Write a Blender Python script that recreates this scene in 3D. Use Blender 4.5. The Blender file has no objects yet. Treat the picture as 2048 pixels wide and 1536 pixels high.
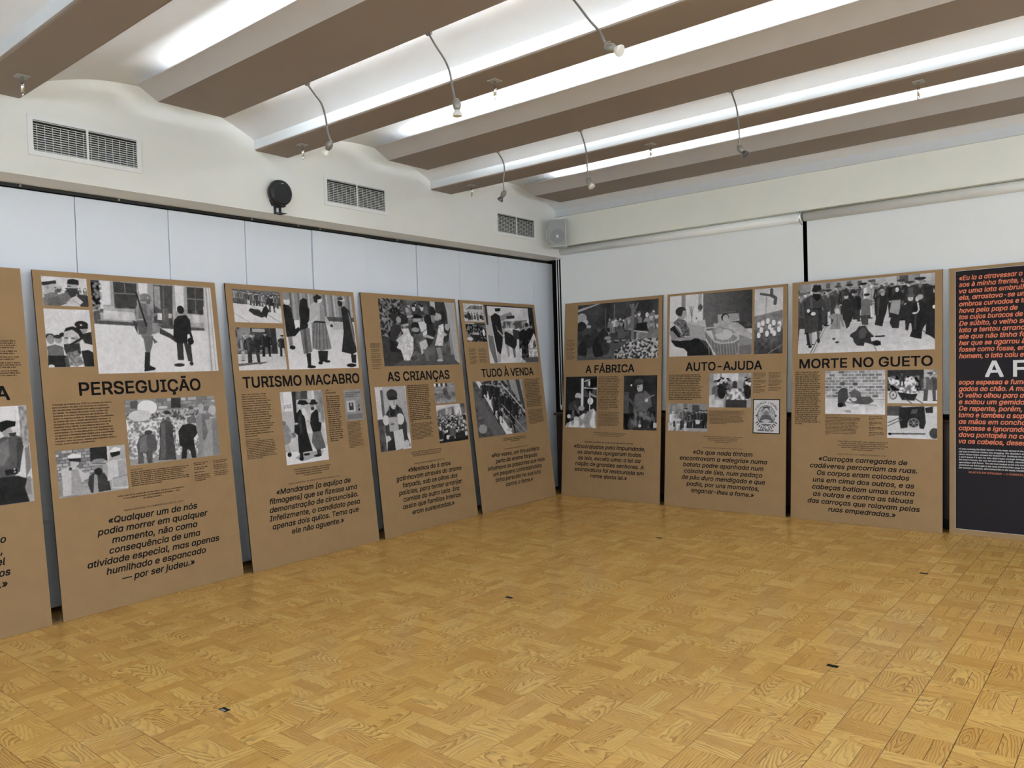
import bpy, math, random
import numpy as np
from mathutils import Matrix, Vector

# ------------------------------------------------------------------ camera, light, exposure
sc = bpy.context.scene
col = sc.collection
CAM_H = 1.473
RC = ((0.772874789, 0.633830520, -0.030388036),      # camera axes (right, down, forward) in room axes
      (-0.009147613, -0.036754733, -0.999282448),
      (-0.634492617, 0.772598189, -0.022608770))
FPX = 1566.6
cd = bpy.data.cameras.new('camera')
cd.sensor_width = 36.0
cd.lens = FPX * 36.0 / 2048.0
cd.clip_start = 0.05
cam = bpy.data.objects.new('camera', cd)
col.objects.link(cam)
r, d, f = (Vector(a) for a in RC)
r.normalize(); f = (f - r * f.dot(r)).normalized(); d = f.cross(r)
M = Matrix((r, -d, -f)).transposed().to_4x4()
M.translation = (0, 0, CAM_H)
cam.matrix_world = M
sc.camera = cam

w = bpy.data.worlds.new('world')
sc.world = w
w.use_nodes = True
w.node_tree.nodes['Background'].inputs[0].default_value = (0.72, 0.84, 1.0, 1)
w.node_tree.nodes['Background'].inputs[1].default_value = 1.6
vs = sc.view_settings
vs.view_transform = 'Standard'
vs.look = 'None'
vs.gamma = 1
vs.use_curve_mapping = False
vs.exposure = 1.4
LAMP_W = 130.0
DAY_R, DAY_B = 17.5, 36.0          # daylight through one window of the end wall / of the rear wall
DAY_C = (0.77, 0.89, 1.0)
LAMP_C = (0.86, 0.955, 1.0)
sc.cycles.use_denoising = True
sc.cycles.diffuse_bounces = 4
sc.cycles.glossy_bounces = 2
sc.cycles.max_bounces = 5
sc.cycles.use_adaptive_sampling = True
sc.cycles.adaptive_threshold = 0.06
sc.cycles.use_light_tree = False

random.seed(4)
rng = np.random.default_rng(7)

# ------------------------------------------------------------------ materials
def lin(c):
    return tuple(((v / 255) / 12.92 if v / 255 <= 0.04045 else ((v / 255 + 0.055) / 1.055) ** 2.4) for v in c)

def mat(name, color, rough=0.6, metal=0.0, noise=0.0, nscale=40.0, bump=0.0, spec=0.5, emit=None, coat=0.0, trans=0.0):
    m = bpy.data.materials.new(name)
    m.use_nodes = True
    nt = m.node_tree
    b = nt.nodes['Principled BSDF']
    b.inputs['Base Color'].default_value = (*color, 1)
    b.inputs['Roughness'].default_value = rough
    b.inputs['Metallic'].default_value = metal
    b.inputs['Specular IOR Level'].default_value = spec
    b.inputs['Coat Weight'].default_value = coat
    b.inputs['Transmission Weight'].default_value = trans
    if emit:
        b.inputs['Emission Color'].default_value = (*emit[0], 1)
        b.inputs['Emission Strength'].default_value = emit[1]
    if noise or bump:
        tc = nt.nodes.new('ShaderNodeTexCoord')
        n = nt.nodes.new('ShaderNodeTexNoise')
        n.inputs['Scale'].default_value = nscale
        n.inputs['Detail'].default_value = 5
        nt.links.new(tc.outputs['Object'], n.inputs['Vector'])
        if noise:
            mx = nt.nodes.new('ShaderNodeMix')
            mx.data_type = 'RGBA'
            mx.inputs[6].default_value = (*[max(0, v * (1 - noise)) for v in color], 1)
            mx.inputs[7].default_value = (*[min(1, v * (1 + noise)) for v in color], 1)
            nt.links.new(n.outputs['Fac'], mx.inputs[0])
            nt.links.new(mx.outputs[2], b.inputs['Base Color'])
        if bump:
            bp = nt.nodes.new('ShaderNodeBump')
            bp.inputs['Strength'].default_value = bump
            bp.inputs['Distance'].default_value = 0.002
            nt.links.new(n.outputs['Fac'], bp.inputs['Height'])
            nt.links.new(bp.outputs['Normal'], b.inputs['Normal'])
    return m

MT = dict(
    plaster=mat('ceiling_plaster', (0.78, 0.79, 0.81), 0.75, noise=0.03, nscale=6, bump=0.15),
    creamr=mat('cream_wall_paint_lightened', (0.87, 0.86, 0.77), 0.7, noise=0.03, nscale=5, bump=0.1),  # same cream paint, lightened in place of more light on the right wall
    cream=mat('cream_wall_paint', (0.80, 0.79, 0.74), 0.7, noise=0.03, nscale=5, bump=0.1),
    boardw=mat('pale_partition_laminate', (0.79, 0.83, 0.90), 0.35, noise=0.015, nscale=3),
    whitewall=mat('white_wall_paint', (0.78, 0.77, 0.74), 0.7, noise=0.03, nscale=4),
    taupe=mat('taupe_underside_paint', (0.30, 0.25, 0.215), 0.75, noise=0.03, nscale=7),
    trough=mat('trough_paint', (0.58, 0.57, 0.58), 0.65, noise=0.03, nscale=8),
    beam=mat('beam_paint', (0.66, 0.675, 0.68), 0.7, noise=0.03, nscale=7, bump=0.1),
    black=mat('black_plastic', (0.012, 0.012, 0.014), 0.45),
    blackgr=mat('black_speaker_grille', (0.016, 0.016, 0.018), 0.7, bump=0.4, nscale=300),
    track=mat('black_track_metal', (0.012, 0.011, 0.010), 0.4),
    void=mat('dark_recess', (0.006, 0.006, 0.006), 0.8),
    vent=mat('white_enamel', (0.80, 0.80, 0.78), 0.4),
    greysp=mat('pale_grey_plastic', (0.56, 0.57, 0.54), 0.5),
    greygr=mat('grey_speaker_mesh', (0.38, 0.39, 0.38), 0.6, bump=0.4, nscale=400),
    greydk=mat('grey_speaker_cone', (0.30, 0.31, 0.31), 0.6, bump=0.4, nscale=400),
    white=mat('white_plastic', (0.82, 0.82, 0.80), 0.35),
    chrome=mat('chrome', (0.75, 0.75, 0.75), 0.12, metal=1.0),
    neck=mat('satin_lamp_metal', (0.30, 0.285, 0.265), 0.35, metal=0.7),
    lampbody=mat('taupe_lamp_metal', (0.27, 0.255, 0.22), 0.4, metal=0.4),
    bulb=mat('frosted_bulb_glass', (0.75, 0.73, 0.66), 0.3),
    darkbulb=mat('dark_reflector_bulb', (0.10, 0.10, 0.10), 0.25),
    blind=mat('blind_fabric', (0.86, 0.87, 0.86), 0.8, noise=0.02, nscale=200),
    tube=mat('blind_tube_enamel', (0.84, 0.84, 0.80), 0.4),
    darkwood=mat('dark_stained_wood', (0.030, 0.012, 0.007), 0.4, noise=0.4, nscale=25),
    darkglass=mat('dark_window_glass', (0.004, 0.004, 0.005), 0.08),
    frame=mat('dark_window_frame', (0.02, 0.016, 0.013), 0.5),
    ink=mat('print_ink', (0.010, 0.008, 0.009), 0.85, spec=0.2),
    softink=mat('small_print_ink', (0.050, 0.034, 0.022), 0.85, spec=0.2),
    orange=mat('orange_ink', (0.82, 0.245, 0.135), 0.8, spec=0.2),
    whiteink=mat('white_ink', (0.75, 0.74, 0.73), 0.7),
    navy=mat('dark_navy_print', (0.022, 0.018, 0.022), 0.8, spec=0.25),
    edge=mat('scorched_edge_dark_back', (0.020, 0.013, 0.009), 0.8),
    tubelamp=mat('fluorescent_tube', (0.9, 0.9, 0.9), 0.4, emit=((0.95, 0.98, 1.0), 6.0)),
    joint=mat('dark_floor_joint', (0.085, 0.047, 0.020), 0.8),
    socket=mat('black_floor_insert', (0.006, 0.006, 0.006), 0.9, spec=0.1),
    pane=mat('window_glass', (0.7, 0.75, 0.8), 0.05),
    grey=mat('grey_wedge', (0.25, 0.25, 0.26), 0.5),
)

MT['tubelamp'].cycles.emission_sampling = 'NONE'

def kraft():
    m = mat('kraft_board', (0.385, 0.238, 0.112), 0.75, noise=0.10, nscale=9)
    nt = m.node_tree
    tc = nt.nodes.new('ShaderNodeTexCoord')
    n = nt.nodes.new('ShaderNodeTexNoise')
    n.inputs['Scale'].default_value = 260
    n.inputs['Detail'].default_value = 3
    nt.links.new(tc.outputs['Object'], n.inputs['Vector'])
    b = nt.nodes['Principled BSDF']
    src = b.inputs['Base Color'].links[0].from_socket
    mx = nt.nodes.new('ShaderNodeMix')
    mx.data_type = 'RGBA'
    mx.blend_type = 'MULTIPLY'
    mx.inputs[0].default_value = 0.30
    rmp = nt.nodes.new('ShaderNodeMapRange')
    rmp.inputs[1].default_value = 0.3
    rmp.inputs[2].default_value = 0.7
    rmp.inputs[3].default_value = 0.55
    rmp.inputs[4].default_value = 1.2
    nt.links.new(n.outputs['Fac'], rmp.inputs[0])
    nt.links.new(src, mx.inputs[6])
    nt.links.new(rmp.outputs[0], mx.inputs[7])
    nt.links.new(mx.outputs[2], b.inputs['Base Color'])
    return m
MT['kraft'] = kraft()

def photo_mat():
    m = bpy.data.materials.new('monochrome_print')
    m.use_nodes = True
    nt = m.node_tree
    b = nt.nodes['Principled BSDF']
    a = nt.nodes.new('ShaderNodeAttribute')
    a.attribute_name = 'tone'
    n = nt.nodes.new('ShaderNodeVectorMath')
    n.operation = 'MULTIPLY'
    n.inputs[1].default_value = (1.0, 0.965, 0.985)
    nt.links.new(a.outputs['Color'], n.inputs[0])
    nt.links.new(n.outputs[0], b.inputs['Base Color'])
    b.inputs['Roughness'].default_value = 0.7
    b.inputs['Specular IOR Level'].default_value = 0.2
    return m
MT['photo'] = photo_mat()

def wood(name, use_attr):
    m = bpy.data.materials.new(name)
    m.use_nodes = True
    nt = m.node_tree
    L = nt.links.new
    N = nt.nodes.new
    b = nt.nodes['Principled BSDF']
    def math(op, a, c=None, clamp=False):
        n = N('ShaderNodeMath'); n.operation = op; n.use_clamp = clamp
        for i, v in enumerate((a, c)):
            if v is None: continue
            if isinstance(v, (int, float)): n.inputs[i].default_value = v
            else: L(v, n.inputs[i])
        return n.outputs[0]
    if use_attr:
        at = N('ShaderNodeAttribute'); at.attribute_name = 'rnd'
        rnd = at.outputs['Fac']
    else:
        rnd = N('ShaderNodeObjectInfo').outputs['Random']
    uvn = N('ShaderNodeUVMap'); uvn.uv_map = 'UVMap'
    sp = N('ShaderNodeSeparateXYZ'); L(uvn.outputs[0], sp.inputs[0])
    u, v = sp.outputs[0], sp.outputs[1]
    wn = N('ShaderNodeTexWhiteNoise'); wn.noise_dimensions = '1D'; L(rnd, wn.inputs['W'])
    sc3 = N('ShaderNodeSeparateColor'); L(wn.outputs['Color'], sc3.inputs[0])
    r1, r2, r3 = sc3.outputs
    # offset noise coordinates for each strip
    off = math('MULTIPLY', rnd, 977.0)
    cv = N('ShaderNodeCombineXYZ'); L(math('MULTIPLY', u, 7.0), cv.inputs[0]); L(math('MULTIPLY', v, 22.0), cv.inputs[1]); L(off, cv.inputs[2])
    nz = N('ShaderNodeTexNoise'); nz.inputs['Scale'].default_value = 1.0; nz.inputs['Detail'].default_value = 2; L(cv.outputs[0], nz.inputs['Vector'])
    warp = math('MULTIPLY', math('SUBTRACT', nz.outputs['Fac'], 0.5), 0.030)
    # growth rings cut lengthwise: r = hypot(across, depth + slope * along)
    y0 = math('MULTIPLY', math('SUBTRACT', r1, 0.5), 0.16)
    ya = math('SUBTRACT', v, y0)
    slope = math('MULTIPLY', math('SUBTRACT', r2, 0.5), 0.55)
    za = math('ADD', math('MULTIPLY', u, slope), math('MULTIPLY', r3, 0.10))
    rr = math('ADD', math('SQRT', math('ADD', math('MULTIPLY', ya, ya), math('MULTIPLY', za, za))), warp)
    fr = math('FRACT', math('MULTIPLY', rr, 95.0))
    band = math('POWER', fr, 2.6)
    # fine fibres
    cv2 = N('ShaderNodeCombineXYZ'); L(math('MULTIPLY', u, 10.0), cv2.inputs[0]); L(math('MULTIPLY', v, 420.0), cv2.inputs[1]); L(off, cv2.inputs[2])
    nf = N('ShaderNodeTexNoise'); nf.inputs['Scale'].default_value = 1.0; nf.inputs['Detail'].default_value = 3; L(cv2.outputs[0], nf.inputs['Vector'])
    cv3 = N('ShaderNodeCombineXYZ'); L(math('MULTIPLY', u, 12.0), cv3.inputs[0]); L(math('MULTIPLY', v, 30.0), cv3.inputs[1]); L(math('ADD', off, 31.0), cv3.inputs[2])
    nb = N('ShaderNodeTexNoise'); nb.inputs['Scale'].default_value = 1.0; nb.inputs['Detail'].default_value = 3; L(cv3.outputs[0], nb.inputs['Vector'])
    base = N('ShaderNodeValToRGB')
    cr = base.color_ramp
    cr.elements[0].position = 0.0; cr.elements[0].color = (0.72, 0.395, 0.098, 1)
    cr.elements[1].position = 1.0; cr.elements[1].color = (0.93, 0.60, 0.185, 1)
    e = cr.elements.new(0.5); e.color = (0.84, 0.495, 0.135, 1)
    tone = math('ADD', math('MULTIPLY', r3, 0.75), math('MULTIPLY', math('SUBTRACT', nb.outputs['Fac'], 0.35), 0.7), True)
    L(tone, base.inputs[0])
    amt = math('MULTIPLY', band, math('ADD', 0.22, math('MULTIPLY', r2, 0.62)))
    amt2 = math('ADD', amt, math('MULTIPLY', math('SUBTRACT', nf.outputs['Fac'], 0.45), 0.36), True)
    mx = N('ShaderNodeMix'); mx.data_type = 'RGBA'
    L(amt2, mx.inputs[0]); L(base.outputs[0], mx.inputs[6]); mx.inputs[7].default_value = (0.265, 0.102, 0.022, 1)
    L(mx.outputs[2], b.inputs['Base Color'])
    b.inputs['Roughness'].default_value = 0.26
    L(math('ADD', 0.11, math('MULTIPLY', nb.outputs['Fac'], 0.12)), b.inputs['Roughness'])
    b.inputs['Specular IOR Level'].default_value = 0.45
    return m
MT['plank'] = wood('varnished_pine_strip', False)
MT['plankfield'] = wood('varnished_pine_field', True)

# ------------------------------------------------------------------ mesh helpers
class MB:
    def __init__(s):
        s.v = []; s.f = []; s.mi = []; s.cur = 0; s.smooth = False; s.sm = []
    def add(s, vs_, fs):
        o = len(s.v)
        s.v += [tuple(map(float, p)) for p in vs_]
        s.f += [tuple(i + o for i in q) for q in fs]
        s.mi += [s.cur] * len(fs); s.sm += [s.smooth] * len(fs)
    def box(s, x0, x1, y0, y1, z0, z1, T=None):
        P = [(x, y, z) for z in (z0, z1) for y in (y0, y1) for x in (x0, x1)]
        if T: P = [T(*p) for p in P]
        s.add(P, [(0, 2, 3, 1), (4, 5, 7, 6), (0, 1, 5, 4), (2, 6, 7, 3), (0, 4, 6, 2), (1, 3, 7, 5)])
    def cbox(s, x0, x1, y0, y1, z0, z1, c, T=None):
        """box with chamfered edges"""
        P = []; idx = {}
        for ix, (xa, sx) in enumerate(((x0, 1), (x1, -1))):
            for iy, (ya, sy) in enumerate(((y0, 1), (y1, -1))):
                for iz, (za, sz) in enumerate(((z0, 1), (z1, -1))):
                    for ax in range(3):
                        p = [xa + sx * c, ya + sy * c, za + sz * c]
                        p[ax] = (xa, ya, za)[ax]
                        idx[ix, iy, iz, ax] = len(P); P.append(tuple(p))
        F = []
        for ax in range(3):
            for side in (0, 1):
                q = []
                for a, b_ in ((0, 0), (0, 1), (1, 1), (1, 0)):
                    k = [0, 0, 0]; k[ax] = side; k[(ax + 1) % 3] = a; k[(ax + 2) % 3] = b_
                    q.append(idx[(*k, ax)])
                F.append(tuple(q if side == 0 else q[::-1]))
        for ax in range(3):
            b1, c1 = (ax + 1) % 3, (ax + 2) % 3
            for p_ in (0, 1):
                for q_ in (0, 1):
                    k0 = [0, 0, 0]; k0[b1] = p_; k0[c1] = q_; k1 = k0[:]; k1[ax] = 1
                    F.append((idx[(*k0, b1)], idx[(*k1, b1)], idx[(*k1, c1)], idx[(*k0, c1)]))
        for ix in (0, 1):
            for iy in (0, 1):
                for iz in (0, 1):
                    F.append((idx[ix, iy, iz, 0], idx[ix, iy, iz, 1], idx[ix, iy, iz, 2]))
        if T: P = [T(*p) for p in P]
        s.add(P, F)
    def tube(s, pts, rad, n=8, cap=True):
        pts = [Vector(p) for p in pts]
        rads = rad if isinstance(rad, (list, tuple)) else [rad] * len(pts)
        V_ = []; prev = None
        for i, p in enumerate(pts):
            t = (pts[min(i + 1, len(pts) - 1)] - pts[max(i - 1, 0)]).normalized()
            if prev is None:
                a = Vector((0, 0, 1)) if abs(t.z) < 0.9 else Vector((1, 0, 0))
                e1 = t.cross(a).normalized()
            else:
                e1 = (prev - t * prev.dot(t)).normalized()
            prev = e1
            e2 = t.cross(e1)
            for k in range(n):
                an = 2 * math.pi * k / n
                V_.append(p + (e1 * math.cos(an) + e2 * math.sin(an)) * rads[i])
        F = []
        for i in range(len(pts) - 1):
            for k in range(n):
                F.append((i * n + k, i * n + (k + 1) % n, (i + 1) * n + (k + 1) % n, (i + 1) * n + k))
        sm = s.smooth; s.smooth = True; s.add(V_, F)
        s.smooth = False
        if cap:
            b0 = len(s.v) - len(V_)
            s.f += [tuple(b0 + k for k in range(n))[::-1], tuple(b0 + (len(pts) - 1) * n + k for k in range(n))]
            s.mi += [s.cur] * 2; s.sm += [False] * 2
        s.smooth = sm
    def prism(s, poly, T, t0, t1):
        """poly [(a,b)], extruded from t0 to t1; T(a,b,t) -> point"""
        n = len(poly)
        P = [T(a, b_, t0) for a, b_ in poly] + [T(a, b_, t1) for a, b_ in poly]
        F = [tuple(range(n))[::-1], tuple(range(n, 2 * n))] + [(i, (i + 1) % n, n + (i + 1) % n, n + i) for i in range(n)]
        s.add(P, F)
    def build(s, name, mats, parent=None, bevel=0.0, fixn=True):
        me = bpy.data.meshes.new(name)
        me.from_pydata(s.v, [], s.f)
        for m_ in (mats if isinstance(mats, (list, tuple)) else [mats]):
            me.materials.append(MT[m_])
        me.polygons.foreach_set('material_index', s.mi)
        me.polygons.foreach_set('use_smooth', s.sm)
        if fixn:
            import bmesh
            bm = bmesh.new(); bm.from_mesh(me)
            bmesh.ops.recalc_face_normals(bm, faces=bm.faces)
            bm.to_mesh(me); bm.free()
        me.update()
        o = bpy.data.objects.new(name, me)
        col.objects.link(o)
        if parent: o.parent = parent
        if bevel:
            md = o.modifiers.new('bevel', 'BEVEL'); md.width = bevel; md.segments = 3; md.limit_method = 'ANGLE'
        return o

def empty(name, loc=(0, 0, 0), rz=0.0):
    o = bpy.data.objects.new(name, None)
    o.empty_display_size = 0.1
    col.objects.link(o)
    o.location = loc; o.rotation_euler = (0, 0, rz)
    return o

def tag(o, label, cat, group=None):
    o['label'] = label; o['category'] = cat
    if group: o['group'] = group
    return o

def struct(o, label=None, cat=None):
    o['kind'] = 'structure'
    if label: o['label'] = label
    if cat: o['category'] = cat
    return o

# left wall runs very slightly out of square: point at distance yy along it, dd in front of the bulkhead face
LA, LB = -5.13, 0.0127
def LW(dd, yy, zz):
    return (LA - LB * yy + dd, yy, zz)

XR, YB, YR = 4.1, -3.9, 7.235          # far ends of the room, face of the upper right wall
ZS = 2.69                             # underside of the bulkhead
BD = -0.265                           # face of the partition boards behind the bulkhead face

# ------------------------------------------------------------------ ceiling: beams and vaults
BEAMS = [(-3.9, -3.70), (-2.20, -1.90), (-0.35, -0.05), (1.505, 1.80), (3.36, 3.665), (5.22, 5.515), (7.21, 7.46)]
ZB, ZSP, RISE = 3.137, 3.215, 0.178
ceil = struct(empty('ceiling'), 'white plaster ceiling of shallow vaults between flat beams', 'ceiling')
for i, (a, b_) in enumerate(BEAMS):
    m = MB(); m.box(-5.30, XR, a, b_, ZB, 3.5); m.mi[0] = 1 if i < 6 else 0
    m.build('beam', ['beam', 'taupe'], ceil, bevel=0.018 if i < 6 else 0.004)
for (a0, a1), (b0, b1) in zip(BEAMS[:-1], BEAMS[1:]):
    m = MB(); m.smooth = True
    n = 24
    V_ = []
    for k in range(n + 1):
        y = a1 - 0.02 + (b0 - a1 + 0.04) * k / n
        c = (2 * (y - (a1 + b0) / 2) / (b0 - a1))
        z = ZSP + RISE * (1 - abs(c) ** 2.2)
        V_ += [(-5.30, y, z), (XR, y, z)]
    m.add(V_, [(2 * k, 2 * k + 1, 2 * k + 3, 2 * k + 2) for k in range(n)])
    m.build('vault', 'plaster', ceil, fixn=False)
m = MB(); m.box(-5.9, XR + 0.2, YB - 0.2, 7.9, 3.5, 3.6); m.build('slab', 'plaster', ceil)

# ------------------------------------------------------------------ walls
wl = struct(empty('wall_left'), 'left wall of tall pale partition boards under a bulkhead', 'wall')
m = MB(); m.box(-5.75, -5.60, YB, 7.8, 0, 3.5); m.build('backing', 'void', wl)
seams = [-3.9, -3.2, -2.5, -1.8, -1.1, -0.4, 0.25, 0.90, 1.54, 2.177, 2.806, 3.419, 4.049, 4.636, 5.27, 5.868, 6.494, 7.10, 7.50]
for i, (a, b_) in enumerate(zip(seams[:-1], seams[1:])):
    dz = {12: 0.010, 13: -0.004, 14: 0.004, 10: 0.003}.get(i, 0.0)
    gap = 0.004 if i in (11, 12, 13, 14) else 0.002
    m = MB(); m.cbox(BD - 0.035, BD + dz, a + gap, b_ - gap, 0.03, 2.662, 0.002, LW)
    m.build('partition_board', 'boardw', wl)
bk = struct(empty('wall_upper_left'), 'cream bulkhead above the partition boards', 'wall')
m = MB(); m.box(-0.5, 0.0, YB, 7.4, ZS, 3.5, LW); m.build('bulkhead', 'cream', bk)
tr = MB(); tr.box(BD - 0.05, BD + 0.012, YB, 7.4, 2.668, ZS - 0.001, LW)
trk = tr.build('sliding_track', 'track')
tag(trk, 'thin black sliding track between the bulkhead and the partition boards', 'track')
for y in (1.85, 2.45, 3.47, 3.9, 4.12, 5.0):
    t2 = MB(); t2.box(BD + 0.012, BD + 0.018, y, y + 0.012, 2.672, ZS - 0.004, LW)
    t2.build('track_clip', 'chrome', trk)

m = MB(); m.box(-5.5, XR, YR, 7.75, 2.808, 3.5); m.box(-5.5, XR, 7.372, 7.40, 2.74, 2.808)
wr = struct(m.build('wall_right', 'creamr'), 'cream upper wall above the roller blinds', 'wall')
m = MB(); m.box(-5.9, XR, 7.62, 7.75, 0, 2.83)
struct(m.build('wall_right_recess', 'frame'), 'dark recess wall behind the roller blinds', 'wall')
win = struct(empty('window_1'), 'dark window behind the roller blinds', 'window')
m = MB(); m.box(-5.45, XR - 0.1, 7.56, 7.57, 0.95, 2.78); m.build('pane', 'darkglass', win)
for x in (-5.45, -3.95, -2.45, -0.95, 0.55, 2.05, 3.55):
    m = MB(); m.box(x, x + 0.06, 7.53, 7.60, 0.93, 2.82); m.build('mullion', 'frame', win)
def window_wall(name, label, T, a0, a1, wins, rz, power, n0, share=(1, 1, 1, 1)):
    """wall with window openings; T(along, depth, z) -> room point, depth grows outwards"""
    e = struct(empty(name), label, 'wall')
    z0, z1 = 1.0, 2.55
    m = MB(); m.box(a0, a1, 0, 0.15, 0, z0, T); m.box(a0, a1, 0, 0.15, z1, 3.5, T)
    x = a0
    for wa, wb in wins:
        m.box(x, wa, 0, 0.15, z0, z1, T); x = wb
    m.box(x, a1, 0, 0.15, z0, z1, T)
    m.build('masonry', 'whitewall', e)
    for i, (wa, wb) in enumerate(wins):
        g = struct(empty('window_%d' % (n0 + i)), 'white framed daylight window in the %s' % ('rear wall' if n0 < 6 else 'end wall'), 'window')
        m = MB(); m.box(wa, wb, 0.10, 0.108, z0, z1, T); m.build('pane', 'pane', g)
        for q in ((wa, wb, z0, z0 + .06), (wa, wb, z1 - .06, z1), (wa, wa + .06, z0 + .06, z1 - .06), (wb - .06, wb, z0 + .06, z1 - .06), ((wa + wb) / 2 - .03, (wa + wb) / 2 + .03, z0 + .06, z1 - .06)):
            m = MB(); m.box(q[0], q[1], 0.07, 0.14, q[2], q[3], T); m.build('frame_bar', 'vent', g)
        ld = bpy.data.lights.new('daylight', 'AREA'); ld.shape = 'RECTANGLE'
        ld.size = wb - wa - .1; ld.size_y = z1 - z0 - .1; ld.energy = power * share[i]; ld.color = DAY_C
        lo = bpy.data.objects.new('daylight', ld); col.objects.link(lo); lo.parent = g
        lo.location = T((wa + wb) / 2, 0.06, (z0 + z1) / 2)
        lo.rotation_euler = (math.pi / 2, 0, rz)
window_wall('wall_rear', 'white wall with windows behind the viewer', lambda a, b_, z: (a, YB - b_, z), -5.9, XR + .15, [(-4.4, -2.8), (-2.0, -.4), (.4, 2.0), (2.4, 3.9)], math.pi, DAY_B, 2, (.5, .9, 1.1, 1.2))
window_wall('wall_far_right', 'white end wall with windows out of view to the right', lambda a, b_, z: (XR + b_, a, z), YB, 7.75, [(-3.2, -1.6), (-.8, .8), (1.6, 3.2), (4.0, 5.6)], math.pi / 2, DAY_R, 6, (.35, .6, 1.2, 1.9))

# ------------------------------------------------------------------ floor
TS = 0.2
OX, OY = 0.003, 0.089
fl = MB(); fl.box(-5.7, XR, YB, 7.7, -0.06, -0.0022)
floor = struct(fl.build('floor', 'joint'), 'glossy pine parquet floor laid in basket weave squares', 'floor')
PL, PW = TS - 0.0034, TS / 3 - 0.0019
def plank_geo(l, wd, th=0.010, c=0.0008):
    x, y = l / 2, wd / 2
    V_ = [(-x, -y, -th), (x, -y, -th), (x, y, -th), (-x, y, -th), (-x, -y, -c), (x, -y, -c), (x, y, -c), (-x, y, -c),
          (-x + c, -y + c, 0), (x - c, -y + c, 0), (x - c, y - c, 0), (-x + c, y - c, 0)]
    F = [(8, 9, 10, 11)]
    for k in range(4):
        j = (k + 1) % 4
        F += [(k, j, 4 + j, 4 + k), (4 + k, 4 + j, 8 + j, 8 + k)]
    return np.array(V_), F
PV, PF = plank_geo(PL, PW)
Rn = np.array(RC); Cn = np.array((0, 0, CAM_H))
cand = []
for i in range(-28, 21):
    for j in range(-20, 38):
        cx_, cy_ = OX + (i + 0.5) * TS, OY + (j + 0.5) * TS
        if cx_ < -5.55 or cy_ > 7.55: continue
        alongx = (i + j) % 2 == 0
        for k in (-1, 0, 1):
            px, py = (cx_, cy_ + k * TS / 3) if alongx else (cx_ + k * TS / 3, cy_)
            q = Rn @ (np.array((px, py, 0)) - Cn)
            big = 0
            if q[2] > 0.5:
                sx, sy = 1024 + FPX * q[0] / q[2], 768 + FPX * q[1] / q[2]
                if -10 < sx < 2058 and sy < 1546: big = 1 / q[2] ** 3
            cand.append((big, px, py, alongx))
cand.sort(key=lambda t: -t[0])
def plank_mesh():
    me = bpy.data.meshes.new('plank')
    me.from_pydata(PV.tolist(), [], PF)
    uvl = me.uv_layers.new(name='UVMap')
    li = np.empty(len(me.loops), dtype=np.int32); me.loops.foreach_get('vertex_index', li)
    uvl.data.foreach_set('uv', PV[li][:, :2].astype(np.float32).ravel())
    me.materials.append(MT['plank'])
    me.update()
    return me
pm = plank_mesh()
for big, px, py, ax in cand[:300]:
    o = bpy.data.objects.new('plank', pm)
    col.objects.link(o)
    o.parent = floor
    o.location = (px + random.uniform(-.0003, .0003), py + random.uniform(-.0003, .0003), random.uniform(-0.0003, 0.0003))
    o.rotation_euler = (0, 0, (0 if ax else math.pi / 2) + random.choice((0, math.pi)) + random.uniform(-.002, .002))
rest = cand[300:]
n = len(rest); k = len(PV)
Vs = np.zeros((n, k, 3)); 
pos = np.array([(c[1], c[2]) for c in rest]); axm = np.array([c[3] for c in rest])
Vs[axm] = PV; Vs[~axm] = PV[:, [1, 0, 2]] * np.array((-1, 1, 1))
Vs[:, :, :2] += pos[:, None, :]
Vs[:, :, 2] += rng.uniform(-0.0003, 0.0003, (n, 1))
Fa = np.array([list(q) for q in PF])
Fs = (Fa[None] + (np.arange(n) * k)[:, None, None]).reshape(-1, 4)
me = bpy.data.meshes.new('plank_field')
me.vertices.add(n * k); me.vertices.foreach_set('co', Vs.ravel())
me.loops.add(Fs.size); me.loops.foreach_set('vertex_index', Fs.ravel())
me.polygons.add(len(Fs)); me.polygons.foreach_set('loop_start', np.arange(0, Fs.size, 4))
me.polygons.foreach_set('use_smooth', np.zeros(len(Fs), bool))
me.update(calc_edges=True)
flip = rng.choice((-1.0, 1.0), n)
uvs = (np.tile(PV[:, :2], (n, 1, 1)) * flip[:, None, None]).reshape(-1, 2)[Fs.ravel()]
me.uv_layers.new(name='UVMap').data.foreach_set('uv', uvs.astype(np.float32).ravel())
at_ = me.attributes.new('rnd', 'FLOAT', 'POINT')
at_.data.foreach_set('value', np.repeat(rng.random(n), k).astype(np.float32))
me.materials.append(MT['plankfield'])
o = bpy.data.objects.new('plank_field', me); col.objects.link(o); o.parent = floor; o['kind'] = 'stuff'
PLUGS = [(-1.200, 3.801, 'black square floor insert by the right foreground parquet, nearest to the viewer on that side'),
         (-3.181, 1.810, 'worn black floor insert with grey wedge in the left foreground parquet'),
         (-3.197, 3.798, 'small black floor insert in the middle of the parquet'),
         (-1.210, 5.765, 'small black floor insert in front of the dark navy text panel'),
         (-3.220, 5.796, 'small black floor insert nearest to the room corner')]
for i, (x, y, lb) in enumerate(PLUGS):
    m = MB(); m.cbox(-0.026, 0.026, -0.014, 0.014, -0.004, 0.0012, 0.0005)
    o = m.build('floor_insert', 'socket'); o.location = (x, y, 0)
    tag(o, lb, 'floor insert', 'floor inserts set in the parquet')
    if i == 1:
        m = MB(); m.box(-0.012, 0.018, -0.013, -0.002, 0.001, 0.0022); m.build('wedge', 'grey', o)

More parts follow.
